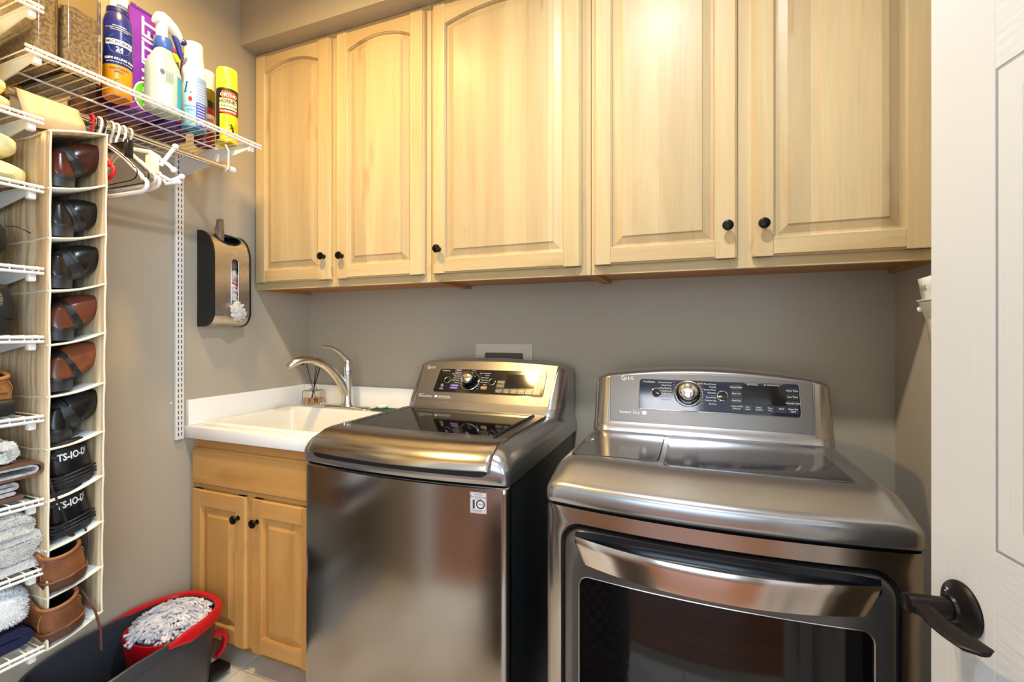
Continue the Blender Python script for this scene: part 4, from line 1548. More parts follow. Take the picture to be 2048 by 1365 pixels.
# black bag with a strap
bz = SZ[3] + .003
bg = thing('black_bag', (-1.6, .50, bz), 'soft black nylon bag with a loose strap end on the fourth short shelf', 'bag')
g = G()
soft_slab(g, .28, .584, bz, bz + .122, XS0 + .03, XS1 - .01, p=.6, amp=.010, seed=2, freq=16)
obj('bag_body', g, NYLON, bg, sharp=60)
obj('strap', G().tube([(-1.490, .575, bz + .088), (-1.482, .592, bz + .089), (-1.478, .604, bz + .084), (-1.475, .612, bz + .078)], [.0022, .002, .0035, .0045], 8, flat=.5), BLACKP, bg, label='loose black strap end')
obj('strap', G().tube([(-1.489, .45, bz + .12), (-1.475, .50, bz + .06), (-1.489, .54, bz + .004)], .004, 8, flat=.4), BLACKP, bg)


# ------------------------------------------------------------------ shoes
def shoe(kind, mat, sole_mat, heel_mat, label, group=None, W_=.072, HH=.072, L_=.27, lace=False, open_top=True, band=False, name='dress_shoe', cat='shoe', lean_=.38):
    """built at the origin: heel at y=0, toe at +y, up +z"""
    s = thing(name, (0, 0, 0), label, cat, group)
    sh, heelh = .008, .022
    if kind == 'moc':
        heelh = .010
        sh = .014
    if kind == 'boot':
        heelh, sh = .014, .018
    zb = sh + heelh

    def plan(t):
        """half width of the outline at t along the length"""
        if t < .10:
            w = W_ * .5 * sqrt(max(0, 1 - (1 - t / .10) ** 2)) * .93
        elif t < .4:
            u = (t - .10) / .3
            w = W_ * .5 * (.93 - .04 * sin(pi * u))
        elif t < .72:
            u = (t - .4) / .32
            w = W_ * .5 * (.93 + (.27 if kind == 'dress' else .09) * (3 * u * u - 2 * u ** 3))
        else:
            u = (t - .72) / .28
            w = W_ * .5 * (1.20 if kind == 'dress' else 1.02) * sqrt(max(0, 1 - u ** 2.4))
        return w

    def base_z(t):
        u = max(0, min(1, (t - .22) / .3))
        z_ = zb - (heelh) * (3 * u * u - 2 * u ** 3)
        return z_ + (.012 * ((t - .8) / .2) ** 2 if t > .8 else 0)

    def top_h(t):
        if t < .45:
            if kind == 'moc':
                return HH - .012 + .024 * min(1, t / .30)
            return HH - (.016 if kind == 'dress' else .006) * sin(pi * min(1, t / .45)) + (0 if kind != 'boot' else .01 * t)
        u = (t - .45) / .55
        return HH * (1 - u) ** .9 * .9 + .030 * u ** .5 * 1.0 + HH * .1 * (1 - u)
    T_ = [.10 * (1 - cos(pi / 2 * q / 10)) for q in range(10)] + [.10, .15, .20, .26, .32, .38, .44, .50, .57, .64, .72, .80, .87, .92, .96, .985, 1]
    rings = []
    for t in T_:
        w = plan(t)
        zb_, h = base_z(t), top_h(t)
        gap = 0
        if t < .50:
            gap = .75
        elif t < .57:
            gap = .35
        rg = []
        m = 10
        lean = lean_ if kind == 'dress' else (.10 if kind == 'moc' else .16)
        for j in range(-m, m + 1):
            u = j / m
            a = abs(u)
            sg = 1 if u > 0 else -1
            if gap:
                # walls only: from the rim down to the sole and across
                if a > .35:
                    q = (a - .35) / .65
                    x = w * (1 - lean * q ** 1.6) * (1 + (.05 if kind != 'dress' else .11) * sin(pi * q))
                    zz = zb_ + h * q
                else:
                    x = w * (a / .35) ** .8
                    zz = zb_
                if gap < .5 and a > .75:
                    x *= (1 - (a - .75) / .25 * .5)
            else:
                th = a * pi
                if a < .3:
                    x = w * a / .3
                    zz = zb_
                else:
                    q = (a - .3) / .7 * pi / 2
                    x = w * max(0, cos(q)) ** .75
                    zz = zb_ + h * sin(q) ** 1.1
            yy = t * L_
            if t < .10:
                yy += .010 * lean * 2.4 * max(0, (zz - zb_) / max(h, .001)) ** 1.3
            rg.append((sg * x if u else 0, yy, zz))
        rings.append(rg)
    g = G().loft(rings, closed=False)
    bmesh.ops.remove_doubles(g.b, verts=g.b.verts, dist=2e-5)
    g.b.normal_update()
    fb_ = max(g.b.faces, key=lambda f: (f.calc_center_median().x if .09 < f.calc_center_median().y < .15 and f.calc_center_median().z > zb + .02 else -9))
    if fb_.normal.x < 0:
        bmesh.ops.reverse_faces(g.b, faces=g.b.faces)
    up = obj('upper', g, [mat, LINING], s, sharp=75, base=(0, 0, 0), recalc=False)
    md = up.modifiers.new('solid', 'SOLIDIFY')
    md.thickness, md.offset = (.0028 if kind != 'dress' else .0004), -1
    md.material_offset, md.use_even_offset = 1, False
    # sole and heel
    g = G()
    ts = [k / 30 for k in range(31)]
    wid = .0025 if kind != 'dress' else .0012
    out = [(plan(t) + wid, t * L_, base_z(t)) for t in ts]
    rgT = [(x, y, z_ + .0005) for x, y, z_ in out] + [(-x, y, z_ + .0005) for x, y, z_ in out[::-1]]
    rgB = [(x, y, z_ - sh) for x, y, z_ in out] + [(-x, y, z_ - sh) for x, y, z_ in out[::-1]]
    rgM = [(x * 1.02, y, z_ - sh * .5) for x, y, z_ in rgT]
    # strip between left and right sides
    g2 = G()
    for k in range(len(ts)):
        pass
    secs = []
    for (x, y, z_) in out:
        secs.append([(-x, y - (.002 if y < .01 else 0), z_ + .001), (x, y - (.002 if y < .01 else 0), z_ + .001), (x * 1.01, y - (.003 if y < .01 else 0), z_ - sh * .5), (x, y - (.002 if y < .01 else 0), z_ - sh), (-x, y - (.002 if y < .01 else 0), z_ - sh), (-x * 1.01, y - (.003 if y < .01 else 0), z_ - sh * .5)])
    g2.loft(secs)
    obj('sole', g2, sole_mat, s, sharp=50, base=(0, 0, 0))
    if heelh > .003:
        g = G()
        hs = []
        for t in [k / 12 * .27 for k in range(13)]:
            x = plan(t) + .0008
            y = t * L_
            hs.append([(-x, y, zb - sh), (x, y, zb - sh), (x * .97, y + .002, .0), (-x * .97, y + .002, .0)])
        g.loft(hs)
        obj('heel', g, heel_mat, s, sharp=50, base=(0, 0, 0))
    if kind in ('moc',):
        # padded collar and heel seam
        pts = []
        for sg, seq in ((-1, 0), (1, 0)):
            pass
        rim = [(-plan(t) * (1 - .10), t * L_ + (.0024 * 1.0 if t < .1 else 0), base_z(t) + top_h(t)) for t in T_[17:0:-1]] + [(plan(t) * (1 - .10), t * L_ + (.0024 if t < .1 else 0), base_z(t) + top_h(t)) for t in T_[1:18]]
        obj('collar', G().tube(rim, .0050, 8), mat, s, sharp=60, base=(0, 0, 0))
        welt = [(-plan(t) - .0026, t * L_ - (.002 if t < .02 else 0), base_z(t) + .003) for t in ts[24::-1]] + [(plan(t) + .0026, t * L_ - (.002 if t < .02 else 0), base_z(t) + .003) for t in ts[1:25]]
        obj('welt', G().tube(welt, .0034, 6), mat, s, sharp=60, base=(0, 0, 0))
        for yq, sg in ((.055, 1), (.055, -1)):
            cv = []
            for k in range(9):
                q = k / 8
                t = (.16 - .11 * q) if sg > 0 else (.12 - .06 * q)
                x = plan(t) * (1 - .10 * (q * .8) ** 1.6) * (1 + .05 * sin(pi * q * .8)) + .0008
                cv.append((sg * x, t * L_, base_z(t) + top_h(t) * (.05 + .8 * q)))
            obj('stitching', G().tube(cv, .0009, 5), STITCH, s, base=(0, 0, 0))
    return s


def hpos(y):
    return y


def place_shoe(s, cy, cz, xfront=-1.475, roll=0, yaw=0, pitch=0):
    """heel turned to the room: local x -> +y, local y -> -x"""
    Mb = Matrix(((0, -1, 0, xfront), (1, 0, 0, cy), (0, 0, 1, cz), (0, 0, 0, 1)))
    M = Mb @ Matrix.Rotation(yaw, 4, 'Z') @ Matrix.Rotation(roll, 4, 'Y') @ Matrix.Rotation(pitch, 4, 'X')
    s.location = M.to_translation()
    s.rotation_mode = 'XYZ'
    s.rotation_euler = M.to_euler('XYZ')


# ------------------------------------------------------------------ hanging shoe organizer
OYL, OYR = .641, .757
OXF, OXB = -1.457, -1.758
ZL = [1.776, 1.636, 1.514, 1.385, 1.252, 1.126, .998, .871, .752, .636, .513]
ZR = [1.812, 1.677, 1.546, 1.414, 1.284, 1.151, 1.022, .905, .784, .664, .545]
og = thing('shoe_organizer', (-1.55, .70, 1.80), 'tall hanging fabric shoe organizer with ten cubbies under the wire shelf', 'organizer')


def panel_sheet(ys, zs, name, mat, yb=0, amp=.003, seed=0, th=.003):
    """vertical side panel from front to back; ys/zs are the front edge points, top to bottom"""
    g = G()
    rows = []
    m = 8
    # refine between cubbies so the fabric bellies
    for k in range(len(zs) - 1):
        for i in range(4):
            u = i / 4
            z_ = zs[k] + (zs[k + 1] - zs[k]) * u
            y_ = ys[k] + (ys[k + 1] - ys[k]) * u
            rows.append((y_, z_, sin(pi * u)))
    rows.append((ys[-1], zs[-1], 0))
    for s_ in (0, 1):
        pass
    grid = []
    for y_, z_, bl in rows:
        rw = []
        for j in range(m + 1):
            v_ = j / m
            x = OXF + (OXB - OXF) * v_
            rw.append((x, y_ + amp * bl * sin(pi * v_) * 1.5 * (1 if seed else -1) + .0015 * noise.noise(Vector((x * 20, z_ * 9, seed))), z_ - .010 * sin(pi * v_) * 0))
        grid.append(rw)
    g.loft(grid, closed=False)
    return obj(name, g, mat, og, sharp=0 if False else 60, solid=th)


yl = [OYL + .0007 * k * 0 - .0006 * k for k in range(11)]
yr = [OYR - .0012 * k for k in range(11)]
panel_sheet(yl, ZL, 'side_panel', FABRIC, seed=0)
panel_sheet(yr, ZR, 'side_panel', FABRIC, seed=1)
g = G().loft([[(OXB, a, b) for a, b in ((yl[k], ZL[k]), (yr[k], ZR[k]))] for k in range(11)], closed=False)
obj('back_panel', g, FABRIC, og, sharp=0)
for k in range(11):
    g = G()
    grid = []
    for i in range(7):
        u = i / 6
        y_ = yl[k] + (yr[k] - yl[k]) * u
        z_ = ZL[k] + (ZR[k] - ZL[k]) * u - .006 * sin(pi * u) * (1 if k else -.4)
        grid.append([(OXF + (OXB - OXF) * j / 6, y_, z_ - (.004 * sin(pi * j / 6) if k else 0)) for j in range(7)])
    g.loft(grid, closed=False)
    obj('cubby_shelf' if k else 'top_panel', g, SHELFB if k else FABRIC, og, sharp=60, solid=.003)
    g = G().tube([(OXF + .0015, yl[k] - .001 + (yr[k] - yl[k] + .003) * i / 6, ZL[k] + (ZR[k] - ZL[k]) * i / 6 - .006 * sin(pi * i / 6) * (1 if k else -.4)) for i in range(7)], .0027, 7)
    g.tube([(OXF + .001 - (OXF - OXB) * q, yl[k] - .003, ZL[k] - .004 * sin(pi * q) + .001 * sin(19 * q)) for q in [i / 8 for i in range(9)]], .0022, 6)
    obj('shelf_piping', g, PIPING, og, kind='stuff')
for ys_, zs_ in ((yl, ZL), (yr, ZR)):
    pts = []
    for k in range(10):
        for i in range(3):
            u = i / 3
            pts.append((OXF + .002 - .003 * sin(pi * u), ys_[k] + (ys_[k + 1] - ys_[k]) * u, zs_[k] + (zs_[k + 1] - zs_[k]) * u))
    pts.append((OXF + .002, ys_[-1], zs_[-1]))
    obj('edge_piping', G().tube(pts, .0024, 7), PIPING, og, sharp=60)
# hanging flap over the rod
g = G()
grid = []
for i in range(6):
    u = i / 5
    y_ = .612 + (.736 - .612) * u
    row = [(-1.500, y_, 1.783 + .030 * u), (-1.513, y_, 1.83 + .012 * u), (-1.5330, y_, 1.868)]
    for a in (40, 80, 120, 160, 180):
        w = radians(a)
        row.append((-1.55 + .0150 * cos(w), y_, 1.872 + .0150 * sin(w)))
    row += [(-1.568, y_, 1.86), (-1.59, y_, 1.80 + .02 * u)]
    grid.append(row)
g.loft(grid, closed=False)
obj('hanging_flap', g, Mat('plain_beige_canvas', '#c2ab88', .85).bump(400, .3, .001), og, sharp=60, solid=.002)

# shoes in the cubbies, two to a cubby in the upper six
pairs = [(BURG, 'burgundy'), (BLEATH, 'black'), (BLEATH, 'black'), (RUST, 'reddish brown'), (BROWN, 'scuffed brown'), (BLEATH, 'black')]
ordl = ['topmost', 'second', 'third', 'fourth', 'fifth', 'sixth']
for k, (m, nm) in enumerate(pairs):
    s1 = shoe('dress', m, SOLEB, SOLEG, f'{nm} leather dress shoe standing at the left of the {ordl[k]} organizer cubby', 'dress shoes in the organizer', W_=.064, HH=.056 + .006 * (k == 0), L_=.262, lean_=.42)
    zf = ZL[k + 1] + (ZR[k + 1] - ZL[k + 1]) * .28
    place_shoe(s1, yl[k + 1] + .0335, zf + .003, xfront=OXF - .012 - .004 * (k % 3), roll=radians(-2), yaw=radians(-3))
    s2 = shoe('dress', m, SOLEB, SOLEG, f'{nm} leather dress shoe tipped sideways at the right of the {ordl[k]} organizer cubby', 'dress shoes in the organizer', W_=.084, HH=.070, L_=.262, lean_=.46 if k in (1, 2, 3) else .34)
    rl = radians([56, 64, 60, 58, 58, 58][k])
    hy, hz = [(.044, .062), (.044, .047), (.042, .052), (.040, .050), (.038, .050), (.036, .052)][k]
    place_shoe(s2, yl[k + 1] + hy, ZL[k + 1] + (ZR[k + 1] - ZL[k + 1]) * .5 + hz, xfront=OXF - .024 - .005 * ((k + 1) % 3), roll=rl, yaw=radians(-5))

# two black work shoes with printed collars
for k, lab in ((6, 'black work shoe with white collar lettering in the seventh organizer cubby, its lace hanging left'), (7, 'black work shoe with white collar lettering in the eighth organizer cubby, its lace hanging right')):
    s1 = shoe('boot', BLEATH, SOLEB, SOLEB, lab, 'black work shoes', W_=.096, HH=.074, L_=.27, name='work_shoe')
    # printed collar band wrapped round the heel
    Wb = .096 * .5 * .93

    def wrap(x, zz, out=0.0):
        """x metres round the heel from its back centre -> local shoe position"""
        r_ = Wb * .97 - .0000 + out
        a = x / r_
        a = max(-pi / 2, min(pi / 2, a))
        ex = 0
        if abs(x) > r_ * pi / 2:
            ex = abs(x) - r_ * pi / 2
        lean = .88
        return (sin(a) * r_ * lean, .027 * (1 - cos(a)) + .0045 + ex - out * cos(a), zz)
    g = G().loft([[wrap(x, .066, .003), wrap(x, .070, .0042), wrap(x, .094, .0042), wrap(x, .098, .003)] for x in [-.072 + .144 * i / 30 for i in range(31)]], closed=False)
    bnd = obj('collar_band', g, NYLON, s1, sharp=60, base=(0, 0, 0), solid=.003)
    g = G()
    ft = lambda x0_, z0_: (lambda x, y: wrap(x0_ + x, z0_ + y, .0047))
    g.text('TS-IO-DRY', .0245, ft(-.032 if k == 6 else -.030, .0730), 'LEFT', shear=.12, bold=.0007, sx=.84)
    obj('lettering', g, INKW, bnd, sharp=0, base=(0, 0, 0), kind='stuff')
    g = G()
    g.text('100 lbs', .0095, ft(-.034, .083), 'RIGHT', shear=.1)
    obj('lettering', g, Mat('grey_print', '#6a6a6c', .6), bnd, sharp=0, base=(0, 0, 0), kind='stuff')
    g = G().tube([(.042, .03, .100), (.030, .016, .108), (0, .010, .111), (-.030, .016, .109), (-.042, .03, .102)], .010, 8)
    obj('padded_collar', g, NYLON, s1, sharp=60, base=(0, 0, 0))
    g = G()
    for dz in (.018, .026, .036):
        g.tube([(sin(a) * (.0535), .027 * (1 - cos(a)) - .0035, dz + .002 * sin(a * 3)) for a in [radians(-70 + 14 * i) for i in range(11)]], .0028, 6)
    obj('sole_ridge', g, SOLEB, s1, sharp=60, base=(0, 0, 0), kind='stuff')
    zf = ZL[k + 1] + (ZR[k + 1] - ZL[k + 1]) * .5
    place_shoe(s1, (yl[k + 1] + yr[k + 1]) / 2 + (.007 if k == 6 else .005), zf + .004, xfront=OXF - .010, roll=radians(-9.5), yaw=radians(0))
    yy = yl[k + 1]
    if k == 6:
        pts = [(OXF - .005, yy + .004, ZL[7] + .055), (OXF + .004, yy + .008, ZL[7] + .02), (OXF + .007, yy + .018, ZL[7] - .01), (OXF + .008, yy + .028, ZL[7] - .045), (OXF + .007, yy + .034, ZL[7] - .075)]
    else:
        pts = [(OXF - .01, yy + .075, ZL[8] + .030), (OXF + .002, yy + .076, ZL[8] + .018), (OXF + .006, yy + .075, ZL[8] - .01), (OXF + .006, yy + .073, ZL[8] - .045)]
    lc = obj('lace', G().tube(pts, .0026, 6, flat=.6), NYLON, sharp=60, base=(0, 0, 0))
    lc.parent = s1
    lc.matrix_parent_inverse = (Matrix.Translation(s1.location) @ s1.rotation_euler.to_matrix().to_4x4()).inverted()

# two brown moccasins
for k, lab in ((8, 'brown leather moccasin with a dark open collar in the ninth organizer cubby'), (9, 'brown leather moccasin with a trailing lace in the lowest organizer cubby')):
    s1 = shoe('moc', TANL, SOLEBR, SOLEBR, lab, 'brown moccasins', W_=.090, HH=.074, L_=.27, name='moccasin')
    zf = ZL[k + 1] + (ZR[k + 1] - ZL[k + 1]) * .42
    place_shoe(s1, (yl[k + 1] + yr[k + 1]) / 2 - .012 - .004 * (k - 8), zf + .003, xfront=OXF + .012, roll=radians(-11), yaw=radians(0), pitch=radians(7))
    if k == 9:
        pts = [(OXF - .04, yr[10] - .035, ZL[10] + .115), (OXF - .005, yr[10] - .030, ZL[10] + .085), (OXF + .014, yr[10] - .020, ZL[10] + .045), (OXF + .02, yr[10] - .012, ZL[10] - .005), (OXF + .02, yr[10] - .010, ZL[10] - .06)]
        lc = obj('lace', G().tube(pts, .0028, 6), Mat('reddish_lace', '#5d3226', .7), sharp=60, base=(0, 0, 0))
        lc.parent = s1
        lc.matrix_parent_inverse = (Matrix.Translation(s1.location) @ s1.rotation_euler.to_matrix().to_4x4()).inverted()

# shoes on the short shelves
zs = SZ[4] + .003
s1 = shoe('boot', NYLON, SOLEB, SOLEB, 'black fabric shoe with a silver zip on the fifth short shelf', None, W_=.098, HH=.085, L_=.28, name='zip_shoe')
zp = G()
for i in range(14):
    a = radians(-10 + i * 10)
    c_ = Vector((.006 + .011 * sin(a), -.001, .078 + .021 * cos(a)))
    zp.box(c_.x - .0035, c_.y - .004, c_.z - .0008, c_.x + .0035, c_.y + .002, c_.z + .0008, M=None)
obj('zip', zp, CHROME, s1, sharp=0, base=(0, 0, 0), label='silver zip teeth', kind='stuff')
place_shoe(s1, .545, zs, xfront=-1.482, yaw=radians(-4))
zs = SZ[5] + .003
s1 = shoe('moc', TANS, SOLEB, SOLEB, 'tan wrinkled leather boot with a dark rubber sole on the sixth short shelf', None, W_=.112, HH=.074, L_=.28, name='leather_boot', cat='shoe')
g = G().box(-.05, -.012, .004, .052, .03, .040, .010)
obj('heel_guard', g, SOLEB, s1, sharp=50, base=(0, 0, 0), label='dark rubber heel guard')
g = G().lathe([(.0005, 0), (.013, 0), (.013, .002), (.0005, .003)], 18, M=Matrix.Translation((-.022, -.012, .022)) @ Matrix.Rotation(pi / 2, 4, 'X'))
obj('round_badge', g, Mat('brown_badge', '#4a3326', .6), s1, base=(0, 0, 0))
g = G().lathe([(.003, 0), (.0052, 0), (.0052, .002), (.003, .003)], 14, M=Matrix.Translation((-.012, .0, .082)) @ Matrix.Rotation(pi / 2, 4, 'X'))
obj('eyelet', g, CHROME, s1, base=(0, 0, 0))
g = G().tube([(-.03, -.003, .060), (-.005, -.006, .055), (.02, -.003, .058), (.04, .008, .056)], .0030, 6)
g.tube([(-.03, .002, .072), (0, -.003, .070), (.028, .001, .068)], .0026, 6)
obj('leather_crease', g, TANS, s1, sharp=60, base=(0, 0, 0), kind='stuff')
place_shoe(s1, .538, zs, xfront=-1.484, yaw=radians(-3))

# folded towels and blankets
z = SZ[6] + .003
towel('dark_mat', SUEDE, [([(.18, z + .006), (.3, z + .006), (.45, z + .006), (.598, z + .006)], .010)], XS0, XS1, 'thin dark folded mat lowest on the blanket shelf', 'mat', amp=.001, base=(XS1, .4, z))
towel('folded_towel', TERRYG, [(serp(.18, .585, z + .019, 3, .0105, wob=.002, first_dir=-1), .0085)], XS0, XS1, 'thin grey microfibre towel folded flat beneath the brown-edged blanket', 'towel', amp=.002, base=(XS1, .4, z + .012))
tw = towel('folded_blanket', SUEDE, [(serp(.18, .618, z + .054, 2, .028, taper=.004), .006)], XS0, XS1 + .012, 'grey folded blanket with a brown edge looped out over its shelf end', 'blanket', amp=.0015, base=(XS1, .4, z + .048))
g = G()
ribbon(g, serp(.18, .613, z + .0595, 2, .017, taper=.004), .005, XS0, XS1 + .011, amp=.0012)
o = obj('blanket_lining', g, TERRYG, tw, sharp=55, base=(XS1, .4, z + .048))
towel('folded_towel', TERRY, [(serp(.18, .570, z + .103, 2, .026, first_dir=1, wob=.004), .022), (serp(.18, .545, z + .143, 1, .02), .012)], XS0, XS1, 'plump grey terry towel topmost on the blanket shelf', 'towel', amp=.004, freq=40, base=(XS1, .4, z + .09))
z = SZ[7] + .003
rows = [(.620, .013, 2, .021, 'lowest'), (.612, .055, 2, .022, 'second'), (.598, .099, 2, .022, 'third')]
for i, (ye, dz, ly_, pt, nm) in enumerate(rows):
    towel('terry_towel', TERRY, [(serp(.18, ye, z + dz, ly_, pt, taper=.008, wob=.005, seed=i * 3), pt * .9)], XS0, XS1 + .004 * i, f'grey and white terry towel with rounded fold, {nm} of the three in the pile', 'towel', amp=.005, freq=36, seed=i * 5, group='terry towels in the pile', base=(XS1, .4, z + dz - .01), bow=.006)
z = SZ[8] + .003
towel('navy_towel', NAVY, [(serp(.18, .595, z + .017, 2, .024), .022)], XS0, XS1, 'navy folded towel under the fluffy white towel', 'towel', amp=.003, base=(XS1, .4, z))
wt = thing('fluffy_white_towel', (-1.65, .4, z + .055), 'thick fluffy white towel on top of the navy towel', 'towel')
g = G()
soft_slab(g, .18, .622, z + .056, z + .150, XS0, XS1 + .012, p=.5, amp=.006, seed=9, tip=-.004)
body = obj('towel_body', g, TERRYW, wt, sharp=60)
fz = []
for p in body.data.polygons:
    c_ = p.center + BASE[wt.name]
    if (p.normal.x > .3 or p.normal.y > .2 or p.normal.z > .4) and c_.y > .33:
        fz.append((c_, p.normal.copy(), [body.data.vertices[i].co + BASE[wt.name] for i in p.vertices]))


def smp(r):
    c_, n_, vv = r.choice(fz)
    u, v_ = r.random(), r.random()
    if len(vv) != 4:
        return vv[0].lerp(vv[len(vv) // 2], u), n_
    return vv[0].lerp(vv[1], u).lerp(vv[3].lerp(vv[2], u), v_), n_


fuzz('pile', wt, TERRYW, 9000, smp, .0075)


def add_pile(o, mat, n, ln, seed=1):
    off = BASE[o.name]
    ff = []
    for p in o.data.polygons:
        c_ = p.center + off
        if c_.y > .33 and (c_.x > -1.56) and len(p.vertices) == 4 and (p.normal.x > .3 or p.normal.y > .1 or p.normal.z > .3):
            ff.append((p.normal.copy(), [o.data.vertices[i].co + off for i in p.vertices], p.area))
    # the folded edge that faces the room is one large polygon: sample it from its outline
    big = [p for p in o.data.polygons if len(p.vertices) > 4 and p.normal.x > .3]
    tri = []
    for p in big:
        vs_ = [o.data.vertices[i].co + off for i in p.vertices]
        m_ = len(vs_) // 2
        for i in range(m_ - 1):
            tri.append((p.normal.copy(), [vs_[i], vs_[i + 1], vs_[-2 - i], vs_[-1 - i]], 0))

    def sm(r):
        n_, vv, _ = r.choice(ff if (r.random() < .55 or not tri) else tri)
        u, v_ = r.random(), r.random()
        return vv[0].lerp(vv[1], u).lerp(vv[3].lerp(vv[2], u), v_), n_
    if ff:
        fuzz('pile', o, mat, n, sm, ln, seed)


for o in [q for q in COL.objects if q.name.startswith('terry_towel') and q.type == 'MESH']:
    add_pile(o, TERRY, 7000, .0045, 3)
for o in [q for q in COL.objects if q.get('label', '').startswith('plump grey terry')]:
    add_pile(o, TERRY, 5000, .004, 5)


# ------------------------------------------------------------------ things on the long shelf
ZI = ZLS + .0022


def cylf(cx, cy, r, z0, a0, lean=0):
    """lettering wrapped round an upright can; a0 = direction (radians) of x=0"""
    return lambda x, y: (cx + r * cos(a0 + x / r), cy + r * sin(a0 + x / r), z0 + y)


VIEW = lambda x, y: math.atan2(-y, -x)          # direction from a point towards the doorway


def patch(g, cx, cy, r, a0, x0, x1, z0, z1, n=12):
    f = cylf(cx, cy, r, 0, a0)
    g.loft([[f(x0 + (x1 - x0) * k / n, z0), f(x0 + (x1 - x0) * k / n, z1)] for k in range(n + 1)], closed=False)
    return g


def ell(g, f, cx, cz, rx, rz, n=28):
    g.face([g.v(f(cx + rx * cos(2 * pi * k / n), cz + rz * sin(2 * pi * k / n))) for k in range(n)])
    return g


# two clear food keepers with pet food
for k, (y0, y1, lab) in enumerate(((.640, .693, 'clear plastic keeper of dry pet food, nearest the left stack'), (.700, .786, 'clear plastic keeper of dry pet food beside the orange and blue can'))):
    x0, x1 = -1.76, -1.530
    kp = thing('food_keeper', ((x0 + x1) / 2, (y0 + y1) / 2, ZI), lab, 'container', 'pet food keepers')
    o_ = lambda q: [(a, b) for a, b in rr(x0 + q, x1 - q, y0 + q, y1 - q, .012, .5)]
    g = G().loft([[(a, b, ZI) for a, b in o_(.004)], [(a, b, ZI + .004) for a, b in o_(0)], [(a, b, ZI + .30) for a, b in o_(0)], [(a, b, ZI + .30) for a, b in o_(.0025)], [(a, b, ZI + .004) for a, b in o_(.0025)]])
    obj('keeper_body', g, CLEARP, kp, sharp=30)
    g = G()
    rg = []
    base_o = rr(x0 + .0045, x1 - .0045, y0 + .0045, y1 - .0045, .010, .012)
    mx_, my_ = (x0 + x1) / 2, (y0 + y1) / 2
    for q, z_ in ((1, .0055), (1, .10), (1, .15), (.995, .178), (.93, .181)):
        rg.append([(mx_ + (a - mx_) * q + .0012 * NZ((a, b, z_), 140), my_ + (b - my_) * q + .0012 * NZ((a, b, z_), 150, 2), ZI + z_ + (.010 * NZ((a, b, 0), 30, k) if z_ > .14 else 0)) for a, b in base_o])
    g.loft(rg)
    obj('pet_food', g, KIBM, kp, sharp=30, kind='stuff', label='brown dry pet food')
    # loose bits on top of the fill so that it reads as kibble
    g = G()
    rnd = random.Random(k)
    for q in range(90):
        g.sphere((rnd.uniform(x0 + .012, x1 - .008), rnd.uniform(y0 + .010, y1 - .010), ZI + .181 + rnd.uniform(-.004, .008)), rnd.uniform(.003, .0048), 6, (1, 1, .7))
    obj('kibble', g, KIBM, kp, sharp=60, kind='stuff')
    obj('keeper_lid', bx(x0 - .002, y0 - .002, ZI + .30, x1 + .002, y1 + .002, ZI + .318, .004), WHITEP, kp)


def can(name, cx, cy, r, h, bands, lab, cap=None, cap_mat=None, shoulder=None, group=None, cat='can'):
    t = thing(name, (cx, cy, ZI), lab, cat, group)
    pr_ = [(.0005, .004), (r - .006, .003), (r - .002, 0), (r, .0025), (r, h)]
    pr_ += shoulder or [(r * .97, h + .004), (r * .8, h + .012), (r * .5, h + .018), (.0005, h + .018)]
    obj('can_body', G().lathe(pr_, 40, o=(cx, cy, ZI)), bands, t, sharp=40)
    if cap:
        obj('cap', G().lathe(cap, 40, o=(cx, cy, ZI)), cap_mat, t, sharp=40)
    return t


# orange and blue sanitizing spray
cx, cy, r = -1.575, .846, .0345
t = can('spray_can', cx, cy, r, .215, spray('blue_orange_label', [(0, '#d9820f'), (.006, '#ef9d18'), (.088, '#1c2a72'), (.20, '#1d2a80'), (.216, '#26256e')]),
        'orange and dark blue sanitizing spray can with a white and blue nozzle',
        shoulder=[(r * .985, .222), (r * .90, .236), (r * .78, .246), (r * .72, .250), (r * .72, .258), (.0005, .259)])
g = G()
g.lathe([(.0005, .256), (.021, .256), (.022, .262), (.020, .288), (.012, .292), (.0005, .292)], 24, o=(cx, cy, ZI), sx=1.0)
g.loft([[(cx + a, cy + b, ZI + z_) for a, b in rr(-w, w2, -.013, .013, .008, .5)] for w, w2, z_ in ((.020, .028, .270), (.021, .034, .290), (.018, .030, .310), (.010, .016, .322))])
obj('nozzle', g, WHITEP, t, sharp=40)
obj('collar', G().lathe([(.0245, .248), (.027, .249), (.0262, .262), (.0225, .264)], 28, o=(cx, cy, ZI)), Mat('navy_collar', '#1a2160', .35), t)
a0 = VIEW(cx, cy) + .12
R1, R2, R3 = r + .0005, r + .0009, r + .0013
MW, MBL, MOR = Mat('label_white', '#eef0f4', .4), Mat('label_royal_blue', '#2b49a8', .4), Mat('label_orange', '#f2a21f', .4)
f1, f2, f3 = cylf(cx, cy, R1, ZI, a0), cylf(cx, cy, R2, ZI, a0), cylf(cx, cy, R3, ZI, a0)
g = ell(G(), f1, 0, .150, .030, .030)
obj('label_oval', g, MBL, t, sharp=0)
g = G()
g.loft([[f2(-.034 + .068 * k / 14, .146), f2(-.034 + .068 * k / 14, .162)] for k in range(15)], closed=False)
g.text('24', .017, lambda x, y: f2(x, .130 + y), 'CENTER', bold=.0005)
g.text('HOUR', .006, lambda x, y: f2(x, .1245 + y), 'CENTER')
g.text('HELPS PREVENT', .0048, lambda x, y: f1(x, .2005 + y), 'CENTER')
g.text('BACTERIAL ODOR FOR 24 HOURS', .0045, lambda x, y: f1(x, .1945 + y), 'CENTER')
g.text('TOUCH AFTER TOUCH', .0042, lambda x, y: f1(x, .189 + y), 'CENTER')
g.text('KEEPS KILLING 99.9%', .0086, lambda x, y: f1(x + .002, .1045 + y), 'CENTER', bold=.0003)
